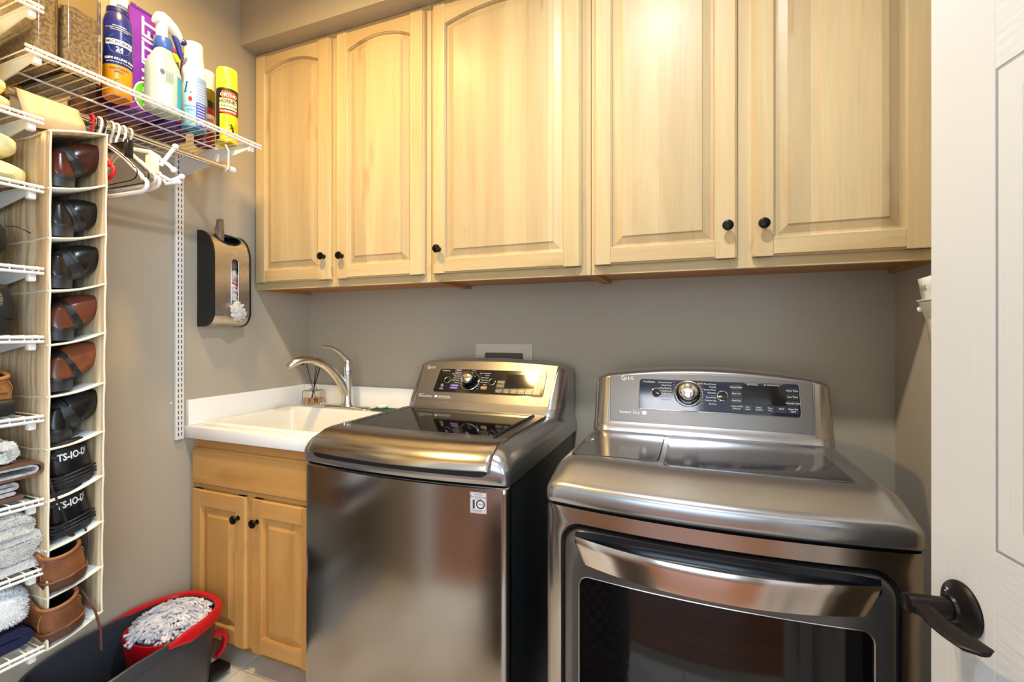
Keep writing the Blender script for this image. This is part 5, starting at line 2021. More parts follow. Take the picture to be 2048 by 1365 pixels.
g.text('BACTERIA FOR UP TO 24 HOURS', .0046, lambda x, y: f1(x + .002, .0960 + y), 'CENTER')
obj('lettering', g, MW, t, sharp=0, kind='stuff')
g = G()
g.text('MICROBAN', .0125, lambda x, y: f3(x, .1500 + y), 'CENTER', bold=.0003)
g.text('SANITIZING', .0085, lambda x, y: f1(x, .0755 + y), 'CENTER', bold=.0002)
g.text('SPRAY', .0085, lambda x, y: f1(x, .0665 + y), 'CENTER', bold=.0002)
obj('lettering', g, Mat('label_navy', '#171c4e', .5), t, sharp=0, kind='stuff')
g = ell(G(), f1, .003, .040, .010, .009)
obj('printed_orange', g, Mat('printed_fruit', '#f47a12', .5), t, sharp=0)
g = G()
g.face([g.v(f1(a, b)) for a, b in ((-.012, .038), (-.006, .042), (-.003, .050), (-.010, .047))])
obj('printed_leaf', g, Mat('printed_leaf', '#3d7a2a', .5), t, sharp=0)

# purple mop-refill boxes
PUR, PURD = Mat('purple_carton', '#6b2aa0', .35), Mat('dark_purple_carton', '#51207e', .4)
GRN, PNK = Mat('carton_green', '#59b52c', .4), Mat('carton_pink', '#c22a78', .4)
bxx = thing('mop_kit_box', (-1.62, .92, ZI), 'tall bright purple carton with white lettering up its front, behind the spray bottle', 'box', 'purple cartons')
x1, y0, y1, hh = -1.588, .884, .972, .312
obj('carton', bx(x1 - .11, y0, ZI, x1, y1, ZI + hh, .0015, seg=1), PUR, bxx, sharp=0)
g = bx(x1 - .004, y0 + .004, ZI + hh, x1 + .0008, y0 + .018, ZI + hh + .010)
g.loft([[(x1 - .003, y0 + .01, ZI + hh - .001), (x1 + .001, y0 + .01, ZI + hh - .001), (x1 + .001, y1 - .004, ZI + hh - .001), (x1 - .003, y1 - .004, ZI + hh - .001)], [(x1 - .003, y0 + .02, ZI + hh + .008), (x1 + .001, y0 + .02, ZI + hh + .008), (x1 + .001, y1 - .02, ZI + hh + .006), (x1 - .003, y1 - .02, ZI + hh + .006)]])
obj('carton_flap', g, PURD, bxx, sharp=0)
fb = lambda n_: (lambda a, b: (x1 + n_, y0 + .030 + a, ZI + b))
g = G()
ro = lambda a, b, n_=.0007: (lambda x, y: (x1 + n_, y0 + a - y, ZI + b + x))
g.text('WETJET', .056, ro(.072, .098), 'LEFT', shear=.12, bold=.0012, sx=1.0)
obj('lettering', g, MW, bxx, sharp=0, kind='stuff')
g = ell(G(), lambda a, b: (x1 + .0005, y0 + .046 + a, ZI + b), 0, .052, .036, .046)
obj('label_oval', g, MW, bxx, sharp=0)
g = ell(G(), lambda a, b: (x1 + .0008, y0 + .046 + a, ZI + b), 0, .052, .032, .042)
obj('label_oval', g, GRN, bxx, sharp=0)
g = G()
g.text('Swiffer', .032, ro(.058, .012, .0012), 'LEFT', shear=.15, bold=.0010)
obj('lettering', g, MW, bxx, sharp=0, kind='stuff')
g = G()
g.face([g.v((x1 + .0005, y0 + a, ZI + b)) for a, b in ((.070, .305), (.088, .305), (.088, .24), (.078, .25))])
obj('pink_swash', g, PNK, bxx, sharp=0)

b2 = thing('refill_box', (-1.63, 1.03, ZI), 'dark purple carton with yellow-green print between the spray bottle and the pale blue can', 'box', 'purple cartons')
x1, y0, y1, hh = -1.600, .990, 1.078, .262
obj('carton', bx(x1 - .09, y0, ZI, x1, y1, ZI + hh, .0015, seg=1), PURD, b2, sharp=0)
g = G()
wv = [(.050 + .012 * sin(k / 20 * 12), .02 + .225 * k / 20) for k in range(21)]
g.face([g.v((x1 + .0005, y0 + a, ZI + b)) for a, b in [(.004, .02)] + wv + [(.004, .245)]])
obj('wavy_print', g, Mat('carton_amber', '#b06a2c', .45), b2, sharp=0)
g = G()
g.face([g.v((x1 + .0009, y0 + a, ZI + b)) for a, b in ((.006, .165), (.046, .16), (.052, .24), (.006, .248))])
obj('yellow_green_print', g, Mat('carton_lime', '#b8c22a', .45), b2, sharp=0)
g = G()
g.text('REFILL', .026, lambda x, y: (x1 + .0014, y0 + .044 - y, ZI + .168 + x), 'LEFT', bold=.0008, sx=.7)
obj('lettering', g, Mat('carton_ink', '#3b1d57', .5), b2, sharp=0, kind='stuff')
g = G()
g.face([g.v((x1 + .0005, y0 + a, ZI + b)) for a, b in ((.004, .25), (.004, .2605), (.05, .2605), (.04, .25))])
obj('pink_swash', g, PNK, b2, sharp=0)

# trigger spray bottle
cx, cy = -1.545, .953
sb = thing('spray_bottle', (cx, cy, ZI), 'translucent white trigger spray bottle with blue collar and turquoise side label', 'bottle')
prof = [(.044, .0, 1), (.0465, .004, 1), (.0475, .02, 1), (.0475, .115, 1), (.047, .135, 1), (.042, .158, .9), (.031, .180, .9), (.0235, .196, 1), (.021, .206, 1.2), (.019, .216, 1.3)]
TR = Mat('translucent_bottle', '#b9d2d8', .3)
TR.i('Transmission Weight', .3)
ringf = lambda w, z_, q: [(cx + .70 * w * q * (abs(sin(a)) ** .75) * (1 if sin(a) > 0 else -1) if w > .03 else cx + w * sin(a), cy + w * (abs(cos(a)) ** .75) * (1 if cos(a) > 0 else -1), ZI + z_) for a in [2 * pi * k / 32 for k in range(32)]]
g = G().loft([ringf(w, z_, min(q, 1)) for w, z_, q in prof])
obj('bottle_body', g, TR, sb, sharp=50)
g = G().lathe([(.0195, .200), (.0245, .200), (.0255, .204), (.0245, .222), (.0215, .236), (.0150, .238)], 32, o=(cx, cy, ZI))
obj('collar', g, Mat('blue_collar', '#2f55b0', .3), sb)
head = [(-.006, .236, .014, .012), (-.010, .250, .015, .014), (-.012, .266, .017, .018), (-.008, .282, .020, .022), (.004, .296, .019, .026)]
g = G()
# trigger head: swept along +y (towards the right), nose drooping
path = [(-.022, .292, .012, .012), (-.016, .298, .016, .020), (.0, .302, .0175, .024), (.018, .299, .017, .0225), (.034, .291, .0155, .019), (.047, .280, .014, .016), (.055, .271, .013, .013), (.058, .266, .009, .009)]
rg = []
for yy, zz, wx, hz in path:
    rg.append([(cx + wx * cos(a), cy - .005 + yy + hz * .35 * sin(a) * (1 if yy > .02 else .2), ZI + zz - .006 + hz * sin(a)) for a in [2 * pi * k / 16 for k in range(16)]])
g.loft(rg)
g.lathe([(.0150, .232), (.0155, .250), (.0165, .270), (.0165, .290), (.0005, .291)], 24, o=(cx, cy - .004, ZI))
obj('trigger_head', g, WHITEP, sb, sharp=50)
g = G()
tp = [(.030, .272), (.038, .258), (.046, .238), (.052, .218), (.058, .204)]
g.tube([(cx, cy + a, ZI + b) for a, b in tp], [.007, .0085, .0085, .008, .006], 10)
g.sphere((cx, cy + .062, ZI + .262), .010, 12, (1, 1, 1))
obj('trigger', g, Mat('blue_trigger', '#28348e', .35), sb, sharp=60)
xf_ = lambda y_: cx + .70 * .0475 * (max(0, 1 - (abs(y_ - cy) / .0475) ** (1 / .75 * 2)) ** .375) + .0007
g = G()
for k in range(9):
    z_ = .030 + .0055 * k
    if k in (3, 6):
        continue
    g.face([g.v((xf_(cy - .028 + q), cy - .028 + q, ZI + b)) for q, b in ((0, z_), (.030, z_), (.030, z_ + .0022), (0, z_ + .0022))])
for k in range(7):
    g.face([g.v((xf_(cy - .012 + .0032 * k), cy - .012 + .0032 * k + q, ZI + b)) for q, b in ((0, .092), (.0009, .092), (.0009, .128 - .003 * (k % 3)), (0, .128 - .003 * (k % 3)))])
ell(g, lambda a, b: (xf_(cy - .022 + a) + .0002, cy - .022 + a, ZI + b), 0, .118, .006, .0075)
obj('bottle_print', g, Mat('blue_grey_print', '#4a5a8a', .5), sb, sharp=0, kind='stuff')
g = G().loft([[(xf_(cy + .022 + .023 * k / 6) + .0002, cy + .022 + .023 * k / 6, ZI + b) for b in (.022, .124)] for k in range(7)], closed=False)
obj('side_label', g, Mat('turquoise_label', '#2e9cc0', .4), sb, sharp=0)
g = G().loft([[(xf_(cy - .031 + .036 * k / 6), cy - .031 + .036 * k / 6, ZI + b) for b in (.022, .082)] for k in range(7)], closed=False)
obj('barcode_label', g, MW, sb, sharp=0)

# blue and white disinfectant can
cx, cy, r = -1.572, 1.067, .0355
t = can('spray_can', cx, cy, r, .196, spray('white_blue_label', [(0, '#4f9fd0'), (.004, '#8ecdea'), (.055, '#a6daf0'), (.15, '#e9eef2'), (.17, '#e3e8ee')]),
        'white capped disinfectant can with pale blue label', shoulder=[(r * .98, .200), (r * .90, .207), (r * .86, .208), (.0005, .208)],
        cap=[(r * .86, .206), (r * .88, .214), (r * .80, .232), (r * .76, .262), (r * .75, .286), (r * .70, .291), (.0005, .293)], cap_mat=WHITEP)
a0 = VIEW(cx, cy)
f1, f2 = cylf(cx, cy, r + .0005, ZI, a0), cylf(cx, cy, r + .0009, ZI, a0)
g = patch(G(), cx, cy, r + .0004, a0, .006, .044, ZI + .004, ZI + .085)
obj('back_label', g, Mat('label_violet_blue', '#3e49b4', .4), t, sharp=0)
g = patch(G(), cx, cy, r + .0004, a0, .006, .044, ZI + .085, ZI + .170)
obj('back_label', g, Mat('label_slate_blue', '#7f9dcb', .4), t, sharp=0)
g = G()
for k in range(15):
    z_ = .012 + k * .0095
    g.loft([[f2(.010 + .026 * q / 6, z_), f2(.010 + .026 * q / 6, z_ + .0022)] for q in range(7)], closed=False)
obj('small_print', g, MW, t, sharp=0, kind='stuff')
g = G()
g.text('disinfectant', .0085, lambda x, y: f2(-.010 + x, .066 + y), 'CENTER')
g.text('spray', .0095, lambda x, y: f2(-.010 + x, .055 + y), 'CENTER')
g.text('L', .055, lambda x, y: f2(-.020 + x, .112 + y), 'CENTER', shear=.2)
obj('lettering', g, Mat('label_deep_blue', '#1d4fa0', .5), t, sharp=0, kind='stuff')
g = ell(G(), f2, -.010, .092, .006, .008)
obj('red_mark', g, Mat('label_red', '#c22630', .45), t, sharp=0)

# dark and red can behind, with a white cap
cx, cy, r = -1.668, 1.172, .033
t = can('spray_can', cx, cy, r, .20, spray('red_black_label', [(0, '#7a1d1a'), (.05, '#b8b29a'), (.11, '#7d2320'), (.135, '#231a12'), (.16, '#5e5212')]),
        'white capped can with a red, cream and black label, behind the yellow wasp can',
        cap=[(r * .93, .20), (r * .95, .205), (r * .95, .268), (r * .9, .272), (.0005, .273)], cap_mat=WHITEP)
g = G()
f2 = cylf(cx, cy, r + .0008, ZI, VIEW(cx, cy))
g.text('Spot', .022, lambda x, y: f2(x + .01, .085 + y), 'CENTER', bold=.0006)
obj('lettering', g, Mat('label_red', '#b01e1e', .45), t, sharp=0, kind='stuff')
# yellow hornet can
cx, cy, r = -1.578, 1.192, .0345
t = can('spray_can', cx, cy, r, .192, spray('yellow_label', [(0, '#e8cf12'), (.004, '#f0dc1c'), (.178, '#22301c')]),
        'yellow capped yellow hornet spray can standing at the end of the wire shelf', shoulder=[(r * .97, .196), (.0005, .198)],
        cap=[(r * .99, .190), (r * 1.0, .196), (r * .985, .262), (r * .93, .269), (r * .6, .272), (.0005, .273)], cap_mat=Mat('yellow_cap', '#efe33a', .35))
a0 = VIEW(cx, cy)
f1, f2, f3 = (cylf(cx, cy, r + q, ZI, a0) for q in (.0005, .0009, .0013))
g = patch(G(), cx, cy, r + .0004, a0, -.046, -.025, ZI + .004, ZI + .190)
patch(g, cx, cy, r + .0004, a0, -.026, .05, ZI + .10, ZI + .19)
obj('black_label_edge', g, Mat('label_black_green', '#171f16', .4), t, sharp=0)
g = patch(G(), cx, cy, r + .0006, a0, -.018, .030, ZI + .157, ZI + .182)
obj('red_badge', g, Mat('label_orange_red', '#e0552e', .45), t, sharp=0)
g = patch(G(), cx, cy, r + .0006, a0, -.026, .036, ZI + .118, ZI + .155)
obj('cream_label', g, Mat('label_cream', '#efe9b0', .45), t, sharp=0)
g = G().loft([[f2(-.027 + .063 * k / 12, .104 - .004 * sin(pi * k / 12)), f2(-.027 + .063 * k / 12, .117 - .004 * sin(pi * k / 12))] for k in range(13)], closed=False)
obj('red_banner', g, Mat('label_red', '#b8252a', .45), t, sharp=0)
g = G()
g.text('ORTHO', .0165, lambda x, y: f2(.006 + x, .1625 + y), 'CENTER', bold=.0004)
g.text('GUARANTEED', .0085, lambda x, y: f3(.004 + x, .1065 + y), 'CENTER', bold=.0002)
obj('lettering', g, MW, t, sharp=0, kind='stuff')
g = G()
g.text('HORNET', .0185, lambda x, y: f2(.004 + x, .1385 + y), 'CENTER', bold=.0006, sx=.85)
g.text('& WASP KILLER', .0098, lambda x, y: f2(.003 + x, .1245 + y), 'CENTER', bold=.0003)
# printed wasp
ell(g, f2, .016, .052, .0045, .006)
ell(g, f2, .013, .062, .0035, .0035)
ell(g, f2, .019, .040, .004, .0075)
for q in range(6):
    sg = 1 if q % 2 else -1
    zq = .046 + .006 * (q // 2)
    g.loft([[f2(.016 + sg * .014 * w, zq + .004 * sin(w * 3)), f2(.016 + sg * .014 * w, zq + .0012 + .004 * sin(w * 3))] for w in (0, .5, 1)], closed=False)
obj('lettering', g, INKK, t, sharp=0, kind='stuff')
g = G().loft([[f1(-.020, .075), f1(-.020, .098)], [f1(0, .072), f1(0, .096)]], closed=False)
obj('cream_label', g, Mat('label_pale', '#e9dfa0', .45), t, sharp=0)

# things lying at the back of the shelf, seen through the wires
g = bx(-1.855, .665, ZI, -1.775, .745, ZI + .06, .003)
obj('yellow_carton', g, Mat('yellow_carton', '#eaa80f', .5), label='small yellow carton at the back of the wire shelf behind the food keepers', cat='box', base=(-1.815, .705, ZI), sharp=0)
g = bx(-1.845, .86, ZI, -1.705, 1.13, ZI + .10, .003)
o = obj('maroon_carton', g, Mat('maroon_carton', '#5c2430', .45).vary('#8a4a2c', 14, (1, 1, 1), .45, .55, 1, '#552035'), label='long maroon carton lying at the back of the wire shelf behind the purple cartons', cat='box', base=(-1.775, .99, ZI), sharp=0)


# ------------------------------------------------------------------ hangers on the rod
def hanger(name, y, mat, r, label, group, tilt=0, span=.40, drop=.10, bar=True, flat=None, hook_mat=None, hz=.0):
    t = thing(name, (-1.55, y, 1.872), label, 'hanger', group)
    x0 = -1.55
    zr = 1.872 + .0135
    sa = radians(tilt)
    P3 = lambda a, b: (x0 + a * cos(sa), y + a * sin(sa), b)
    pts = []
    for k in range(11):
        a = radians(200 - 22 * k)
        pts.append(P3(.0150 * cos(a) + 0, 1.872 + .0150 * sin(a)))
    hook = pts + [P3(.010, 1.853), P3(.002, 1.843), P3(0, 1.833), P3(0, 1.822 + hz)]
    obj('hook', G().tube(hook, min(r, .0034), 8), hook_mat or mat, t, sharp=60)
    zt = 1.820 + hz
    body = [P3(0, zt), P3(span * .10, zt - drop * .12), P3(span * .30, zt - drop * .52), P3(span * .46, zt - drop * .92)]
    for a in (0, 35, 70, 110, 150, 180):
        q = radians(a)
        body.append(P3(span * .485 + .018 * sin(q) - .004, zt - drop - .016 + .016 * cos(q)))
    body += [P3(span * .46, zt - drop - .034), P3(-span * .46, zt - drop - .034)]
    body += [P3(-(span * .485 + .018 * sin(radians(a)) - .004), zt - drop - .016 - .016 * cos(radians(a))) for a in (0, 45, 90, 135, 180)]
    body += [P3(-span * .46, zt - drop * .92), P3(-span * .30, zt - drop * .52), P3(-span * .10, zt - drop * .12)]
    obj('hanger_body', G().tube(body, r, 10, wrap=True, flat=flat), mat, t, sharp=60)
    return t


HW = Mat('white_hanger_plastic', '#f2eee8', .28)
HWT = Mat('clear_white_hanger_plastic', '#dcd8d4', .25)
HWT.i('Transmission Weight', .3)
HR = Mat('red_hanger_plastic', '#cf1722', .3)
HB = Mat('black_hanger_plastic', '#141312', .2)
HWI = Mat('dark_hanger_wire', '#2a2420', .3, .8)
hanger('tube_hanger', .768, HR, .0050, 'red plastic tube hanger showing beside the organizer', None, tilt=0, span=.185, drop=.085)
hanger('wire_hanger', .7775, HWI, .0014, 'thin dark wire hanger, first of two on the rod', 'dark wire hangers', tilt=-2, span=.38)
hanger('wire_hanger', .7945, HWI, .0014, 'thin dark wire hanger, second of two on the rod', 'dark wire hangers', tilt=1, span=.38)
hanger('tube_hanger', .786, HW, .0052, 'white plastic tube hanger hanging lowest, its corner curving out past the organizer', 'white hangers', tilt=2, span=.385, drop=.125)
hanger('tube_hanger', .815, HWT, .0048, 'clear white hanger with a grey hook behind the black clip hanger', 'white hangers', tilt=2, span=.36)
hanger('tube_hanger', .828, HW, .0046, 'white hanger right behind the black clip hanger', 'white hangers', tilt=4, span=.33)
hanger('tube_hanger', .846, HW, .0046, 'white hanger nearest the free end of the rod', 'white hangers', tilt=-2, span=.30)
t = thing('clip_hanger', (-1.55, .800, 1.872), 'black plastic hanger with a broad flat arm', 'hanger')
g = G()
g.loft([[(-1.50 + a, .800 + b, z_ - .004 * q) for a, b, z_ in ((.07 * q - .0, -.005, 1.812), (.07 * q, .005, 1.812), (.07 * q, .005, 1.788), (.07 * q, -.005, 1.788))] for q in (-2.4, -1.2, 0, .6, .9, 1.0)])
g.box(-1.443, .788, 1.762, -1.428, .806, 1.812, .004)
g.box(-1.69, .794, 1.77, -1.672, .808, 1.82, .003)
obj('flat_arm', g, HB, t, sharp=40)
obj('hook', G().tube([(-1.55 + .0145 * cos(radians(a)), .800, 1.872 + .0145 * sin(radians(a))) for a in range(200, -30, -20)] + [(-1.546, .80, 1.85), (-1.55, .80, 1.812)], .002, 8), CHROME, t)
# white skirt hanger with two pegs
t = thing('peg_hanger', (-1.55, .862, 1.872), 'white peg hanger with splayed clips at the end of the hanger bunch', 'hanger')
obj('hook', G().tube([(-1.55 + .0145 * cos(radians(a)), .862, 1.872 + .0145 * sin(radians(a))) for a in range(200, -30, -20)] + [(-1.546, .862, 1.85), (-1.54, .862, 1.825)], .0032, 8), HWT, t)
g = G().tube([(-1.66, .856, 1.80), (-1.54, .862, 1.826), (-1.46, .866, 1.806), (-1.425, .867, 1.786)], .0062, 10)
obj('arm', g, HW, t, sharp=60)
g = bx(-1.452, .845, 1.735, -1.420, .868, 1.792, .006)
obj('clip_block', g, Mat('cream_clip', '#e6dcc6', .4), t)
for pts in (((-1.425, .872, 1.765), (-1.405, .884, 1.80), (-1.392, .892, 1.822)), ((-1.44, .87, 1.79), (-1.415, .885, 1.772), (-1.40, .892, 1.756)), ((-1.42, .868, 1.735), (-1.402, .885, 1.722), (-1.385, .905, 1.738)), ((-1.43, .87, 1.745), (-1.41, .878, 1.712), (-1.392, .9, 1.722))):
    g = G().tube(pts, .0056, 8)
    g.sphere(pts[-1], .0085, 10)
    obj('peg', g, HW, t, sharp=60)

# ------------------------------------------------------------------ plastic bag dispenser
BY0, BY1, BZ0, BZ1, BD = 1.282, 1.452, 1.307, 1.700, .094
bd = thing('bag_dispenser', (XL, (BY0 + BY1) / 2, (BZ0 + BZ1) / 2), 'wall mounted steel bag dispenser with black sides and plastic bags poking out', 'dispenser')


def bprof(o_=0.0, n=12):
    """(depth, z) outline from the wall at the top, round the front, back to the wall at the bottom"""
    rt, rb = .085, .060
    pts = [(0.0, BZ1 - o_)]
    cxT, czT = BD - rt, BZ1 - rt * 1.28
    for k in range(n + 1):
        a = pi / 2 - (pi / 2) * k / n
        pts.append((cxT + (rt - o_) * cos(a), czT + (rt * 1.28 - o_) * sin(a)))
    cxB, czB = BD - rb, BZ0 + rb
    for k in range(n + 1):
        a = -(pi / 2) * k / n
        pts.append((cxB + (rb - o_) * cos(a), czB + (rb - o_) * sin(a)))
    pts.append((0.0, BZ0 + o_))
    return pts


for y_ in (BY0, BY1 - .008):
    g = G().prism(bprof(), lambda a, b, d: (XL + .0005 + a, d, b), y_, y_ + .008)
    obj('side_panel', g, BLACKP, bd, sharp=30, label='black side panel')
# steel front sheet with a slot and a top hole
pp = bprof(.0015, 12)
fine = []
for (a, b), (c_, d_) in zip(pp[:-1], pp[1:]):
    L_ = math.hypot(c_ - a, d_ - b)
    m = max(1, int(L_ / .0028))
    for i in range(m):
        fine.append((a + (c_ - a) * i / m, b + (d_ - b) * i / m))
fine.append(pp[-1])
s_acc = [0]
for i in range(1, len(fine)):
    s_acc.append(s_acc[-1] + math.hypot(fine[i][0] - fine[i - 1][0], fine[i][1] - fine[i - 1][1]))
ny = 56
ym, yhw = (BY0 + BY1) / 2 + .010, .0165
SLz0, SLz1 = 1.388, 1.590
hs0 = .066                                                # top hole centre along the profile
g = G()
grid = [[g.v((XL + .0005 + a, BY0 + .008 + (BY1 - BY0 - .016) * j / ny, b)) for j in range(ny + 1)] for a, b in fine]
for i in range(len(fine) - 1):
    for j in range(ny):
        y_ = BY0 + .008 + (BY1 - BY0 - .016) * (j + .5) / ny
        a = (fine[i][0] + fine[i + 1][0]) / 2
        z_ = (fine[i][1] + fine[i + 1][1]) / 2
        if a > .085 and abs(y_ - ym) < yhw:
            dz = max(SLz0 + yhw - z_, z_ - (SLz1 - yhw), 0)
            if math.hypot(dz, y_ - ym) < yhw:
                continue
        ss = s_acc[i] - hs0
        if (ss / .034) ** 2 + ((y_ - (BY0 + BY1) / 2 - .004) / .052) ** 2 < 1 and z_ > 1.6:
            continue
        g.face([grid[i][j], grid[i][j + 1], grid[i + 1][j + 1], grid[i + 1][j]])
bmesh.ops.delete(g.b, geom=[v for v in g.b.verts if not v.link_faces], context='VERTS')
obj('front_sheet', g, steel('dispenser_steel', (.60, .55, .50), .27, 'x'), bd, sharp=40, label='brushed steel curved front')


def prof_at(ss):
    for i in range(1, len(fine)):
        if s_acc[i] >= ss:
            u = (ss - s_acc[i - 1]) / max(1e-9, s_acc[i] - s_acc[i - 1])
            return (fine[i - 1][0] + (fine[i][0] - fine[i - 1][0]) * u, fine[i - 1][1] + (fine[i][1] - fine[i - 1][1]) * u)
    return fine[-1]


pts = []
for k in range(36):
    q = 2 * pi * k / 36
    a, b = prof_at(hs0 + .034 * sin(q))
    pts.append((XL + .001 + a, (BY0 + BY1) / 2 + .004 + .052 * cos(q), b + .0005))
obj('hole_rim', G().tube(pts, .0036, 8, wrap=True), BLACKP, bd, sharp=60, label='black rubber rim of the top hole')
pts = []
for k in range(13):
    q = pi * k / 12
    pts.append((XL + BD - .0005, ym + yhw * cos(q), SLz1 - yhw + yhw * sin(q)))
for k in range(13):
    q = pi + pi * k / 12
    pts.append((XL + BD - .0005, ym + yhw * cos(q), SLz0 + yhw + yhw * sin(q)))
obj('slot_rim', G().tube(pts, .0012, 6, wrap=True), CHROME, bd, sharp=60)
g = bx(XL + .0008, BY0 + .0085, BZ0 + .004, XL + .004, BY1 - .0085, BZ1 - .006)
obj('back_plate', g, BLACKP, bd, sharp=0)
for k, (z_, m, sc, seed) in enumerate(((1.430, BAGM, (.75, 1.5, 1.0), 1), (1.475, Mat('printed_bag_film', '#e8dde2', .4).vary('#c5464e', 60, (1, 1, 1), .55, .6, 2, '#ece6ea'), (.75, 1.5, 1.0), 2), (1.52, BAGM, (.75, 1.5, 1.0), 3), (1.575, BAGG, (.75, 1.5, 1.0), 4), (1.41, Mat('blue_bag_film', '#5f7f9e', .4), (.75, 1.3, .8), 6), (1.62, BAGM, (.6, 1.4, .9), 8))):
    obj('plastic_bag', G().sphere((XL + .055, (BY0 + BY1) / 2 + .003, z_), .036, 28, sc, amp=.35, freq=16, seed=seed * 3.1), m, label=['crumpled white plastic bag low inside the dispenser slot', 'crumpled pink printed plastic bag behind the dispenser slot', 'crumpled white plastic bag midway behind the dispenser slot',
        'taupe plastic bag at the rounded top of the dispenser slot', 'bluish plastic bag at the bottom of the dispenser slot', 'pale plastic bag lying under the dispenser top hole'][k], cat='bag', group='bags in the dispenser', sharp=60, base=(XL + .055, (BY0 + BY1) / 2, z_))
g = G()
for dy, dz, r_, sd_ in ((.0, 1.380, .026, 2), (.020, 1.362, .021, 5), (.002, 1.358, .024, 9)):
    g.sphere((XL + BD + .012, ym + dy, dz), r_, 26, (.55, 1, 1.05), amp=.55, freq=18, seed=sd_)
obj('plastic_bag', g, BAGM, label='white plastic bag tuft hanging out of the bottom of the dispenser slot', cat='bag', sharp=60, base=(XL + BD, ym, 1.37))
g = G()
rg = []
for k in range(14):
    u = k / 13
    z_ = 1.625 + .125 * u
    w = .0125 * (1 + .35 * sin(3 * u)) * (1 - .15 * u)
    ring = []
    for j in range(18):
        a = 2 * pi * j / 18
        q = 1 + .22 * sin(4 * a + 5 * u) + .2 * NZ((cos(a), sin(a), u * 3), 2.2, 3)
        ring.append((XL + .050 + w * q * cos(a) * .8, (BY0 + BY1) / 2 - .022 - .010 * u * (1 - u) * 2 + w * q * sin(a), z_ + (.006 * sin(5 * a) if k == 13 else 0)))
    rg.append(ring)
g.loft(rg)
obj('plastic_bag', g, BAGG, label='twisted taupe plastic bag sticking up from the dispenser top hole', cat='bag', sharp=60, base=(XL + .05, (BY0 + BY1) / 2 - .02, 1.625))

# ------------------------------------------------------------------ mop bucket
KX, KY0, KY1, KH = -1.683, .700, 1.196, .298
bk = thing('mop_bucket', (KX, .95, 0), 'dark grey mop bucket with red rim and wringer in front of the sink cabinet', 'bucket')


def kout(o_, n=72, y0=KY0, y1=KY1, hw=.152):
    """bucket outline: squarish near end, round far end"""
    out = []
    for k in range(n):
        a = 2 * pi * k / n
        ca, sa = cos(a), sin(a)
        p_ = .72 if sa > 0 else .42
        yc = y0 + (y1 - y0) * .52
        ry = (y1 - yc if sa > 0 else yc - y0) - o_
        x = (hw - o_) * (abs(ca) ** p_) * (1 if ca > 0 else -1)
        y = ry * (abs(sa) ** (.80 if sa > 0 else .42)) * (1 if sa > 0 else -1)
        out.append((KX + x, yc + y))
    return out


g = G()
zz_ = lambda b, z_: z_ + (0 if z_ < .2 else -.022 * max(0, (KY0 + .16 - b) / .16))
g.loft([[(a, b, zz_(b, z_)) for a, b in kout(o_)] for o_, z_ in ((.050, .0), (.036, .006), (.030, .02), (.008, .262), (.000, .266), (.0, KH), (.005, KH + .003), (.011, KH), (.014, .264), (.036, .024), (.06, .012))])
obj('bucket_body', g, BUCKG, bk, sharp=40)
# red rim, a U round the far two thirds
ring = kout(-.003, 96)
sel = [k for k in range(96) if ring[k][1] > .915]
ks = sorted(sel, key=lambda k: (k + 24) % 96)
rg = []
for i, k in enumerate(ks):
    a, b = ring[k]
    c_ = Vector((a - KX, (b - .95) * .5, 0)).normalized()
    en = min(1, min(i, len(ks) - 1 - i) / 3)
    w, h_ = .006 + .008 * en, .008 + .018 * en
    rg.append([(a + c_.x * q * w, b + c_.y * q * w, KH - .003 + p_ * h_ * (1 if p_ < 0 else .45)) for q, p_ in ((.35, -1), (.6, -.5), (.5, .4), (.1, 1), (-.9, .9), (-1.1, .2), (-.6, -.2), (0.05, -.9))])
obj('rim', G().loft(rg), REDP, bk, sharp=50, label='glossy red rim round the far end')
# wringer basket
MCX, MCY, MRX, MRY = KX + .004, 1.062, .108, .112
bo = []
for k in range(64):
    a = 2 * pi * k / 64
    ca, sa = cos(a), sin(a)
    bo.append((MCX + .124 * (abs(ca) ** .70) * (1 if ca > 0 else -1), MCY - .004 + (.110 if sa > 0 else .118) * (abs(sa) ** .80) * (1 if sa > 0 else -1)))
mo = [(MCX + MRX * cos(2 * pi * k / 64) * .88, MCY + MRY * sin(2 * pi * k / 64) * .9) for k in range(64)]
mix = lambda u: [(a * (1 - u) + c_ * u, b * (1 - u) + d_ * u) for (a, b), (c_, d_) in zip(bo, mo)]
g = G().loft([[(MCX + (a - MCX) * .70, MCY + (b - MCY) * .76 - .01, .09) for a, b in bo], [(a, b, .262) for a, b in bo], [(a, b, .277) for a, b in mix(.05)], [(a, b, .279) for a, b in mix(.15)], [(a, b, .268) for a, b in mix(.6)], [(a, b, .256) for a, b in mix(1)], [(a, b, .20) for a, b in mix(1)], [(MCX + (a - MCX) * .7, MCY + (b - MCY) * .7, .15) for a, b in mix(1)]])
obj('wringer', g, REDP, bk, sharp=40, label='red wringer basket')
g = G().tube([(KX + .050, 1.176, .178), (KX + .062, 1.205, .172), (KX + .066, 1.215, .150), (KX + .060, 1.212, .115), (KX + .045, 1.196, .085)], [.016, .016, .016, .015, .012], 10, flat=.6)
obj('pedal_arm', g, REDP, bk, sharp=60, label='red pedal arm')
g = bx(KX + .005, 1.150, .020, KX + .075, 1.232, .046, .008)
g.box(KX + .020, 1.165, .040, KX + .060, 1.224, .049, .002)
obj('foot_pedal', g, BLACKP, bk, label='black foot pedal')
for dx in (-.09, .09):
    g = G().lathe([(.0005, -.010), (.016, -.010), (.018, -.006), (.018, .006), (.016, .010), (.0005, .010)], 14, M=Matrix.Translation((KX + dx, .80, .0185)) @ Matrix.Rotation(pi / 2, 4, 'Y'))
    obj('wheel', g, BLACKP, bk)
rnd = random.Random(11)
g = G()
gg = G()
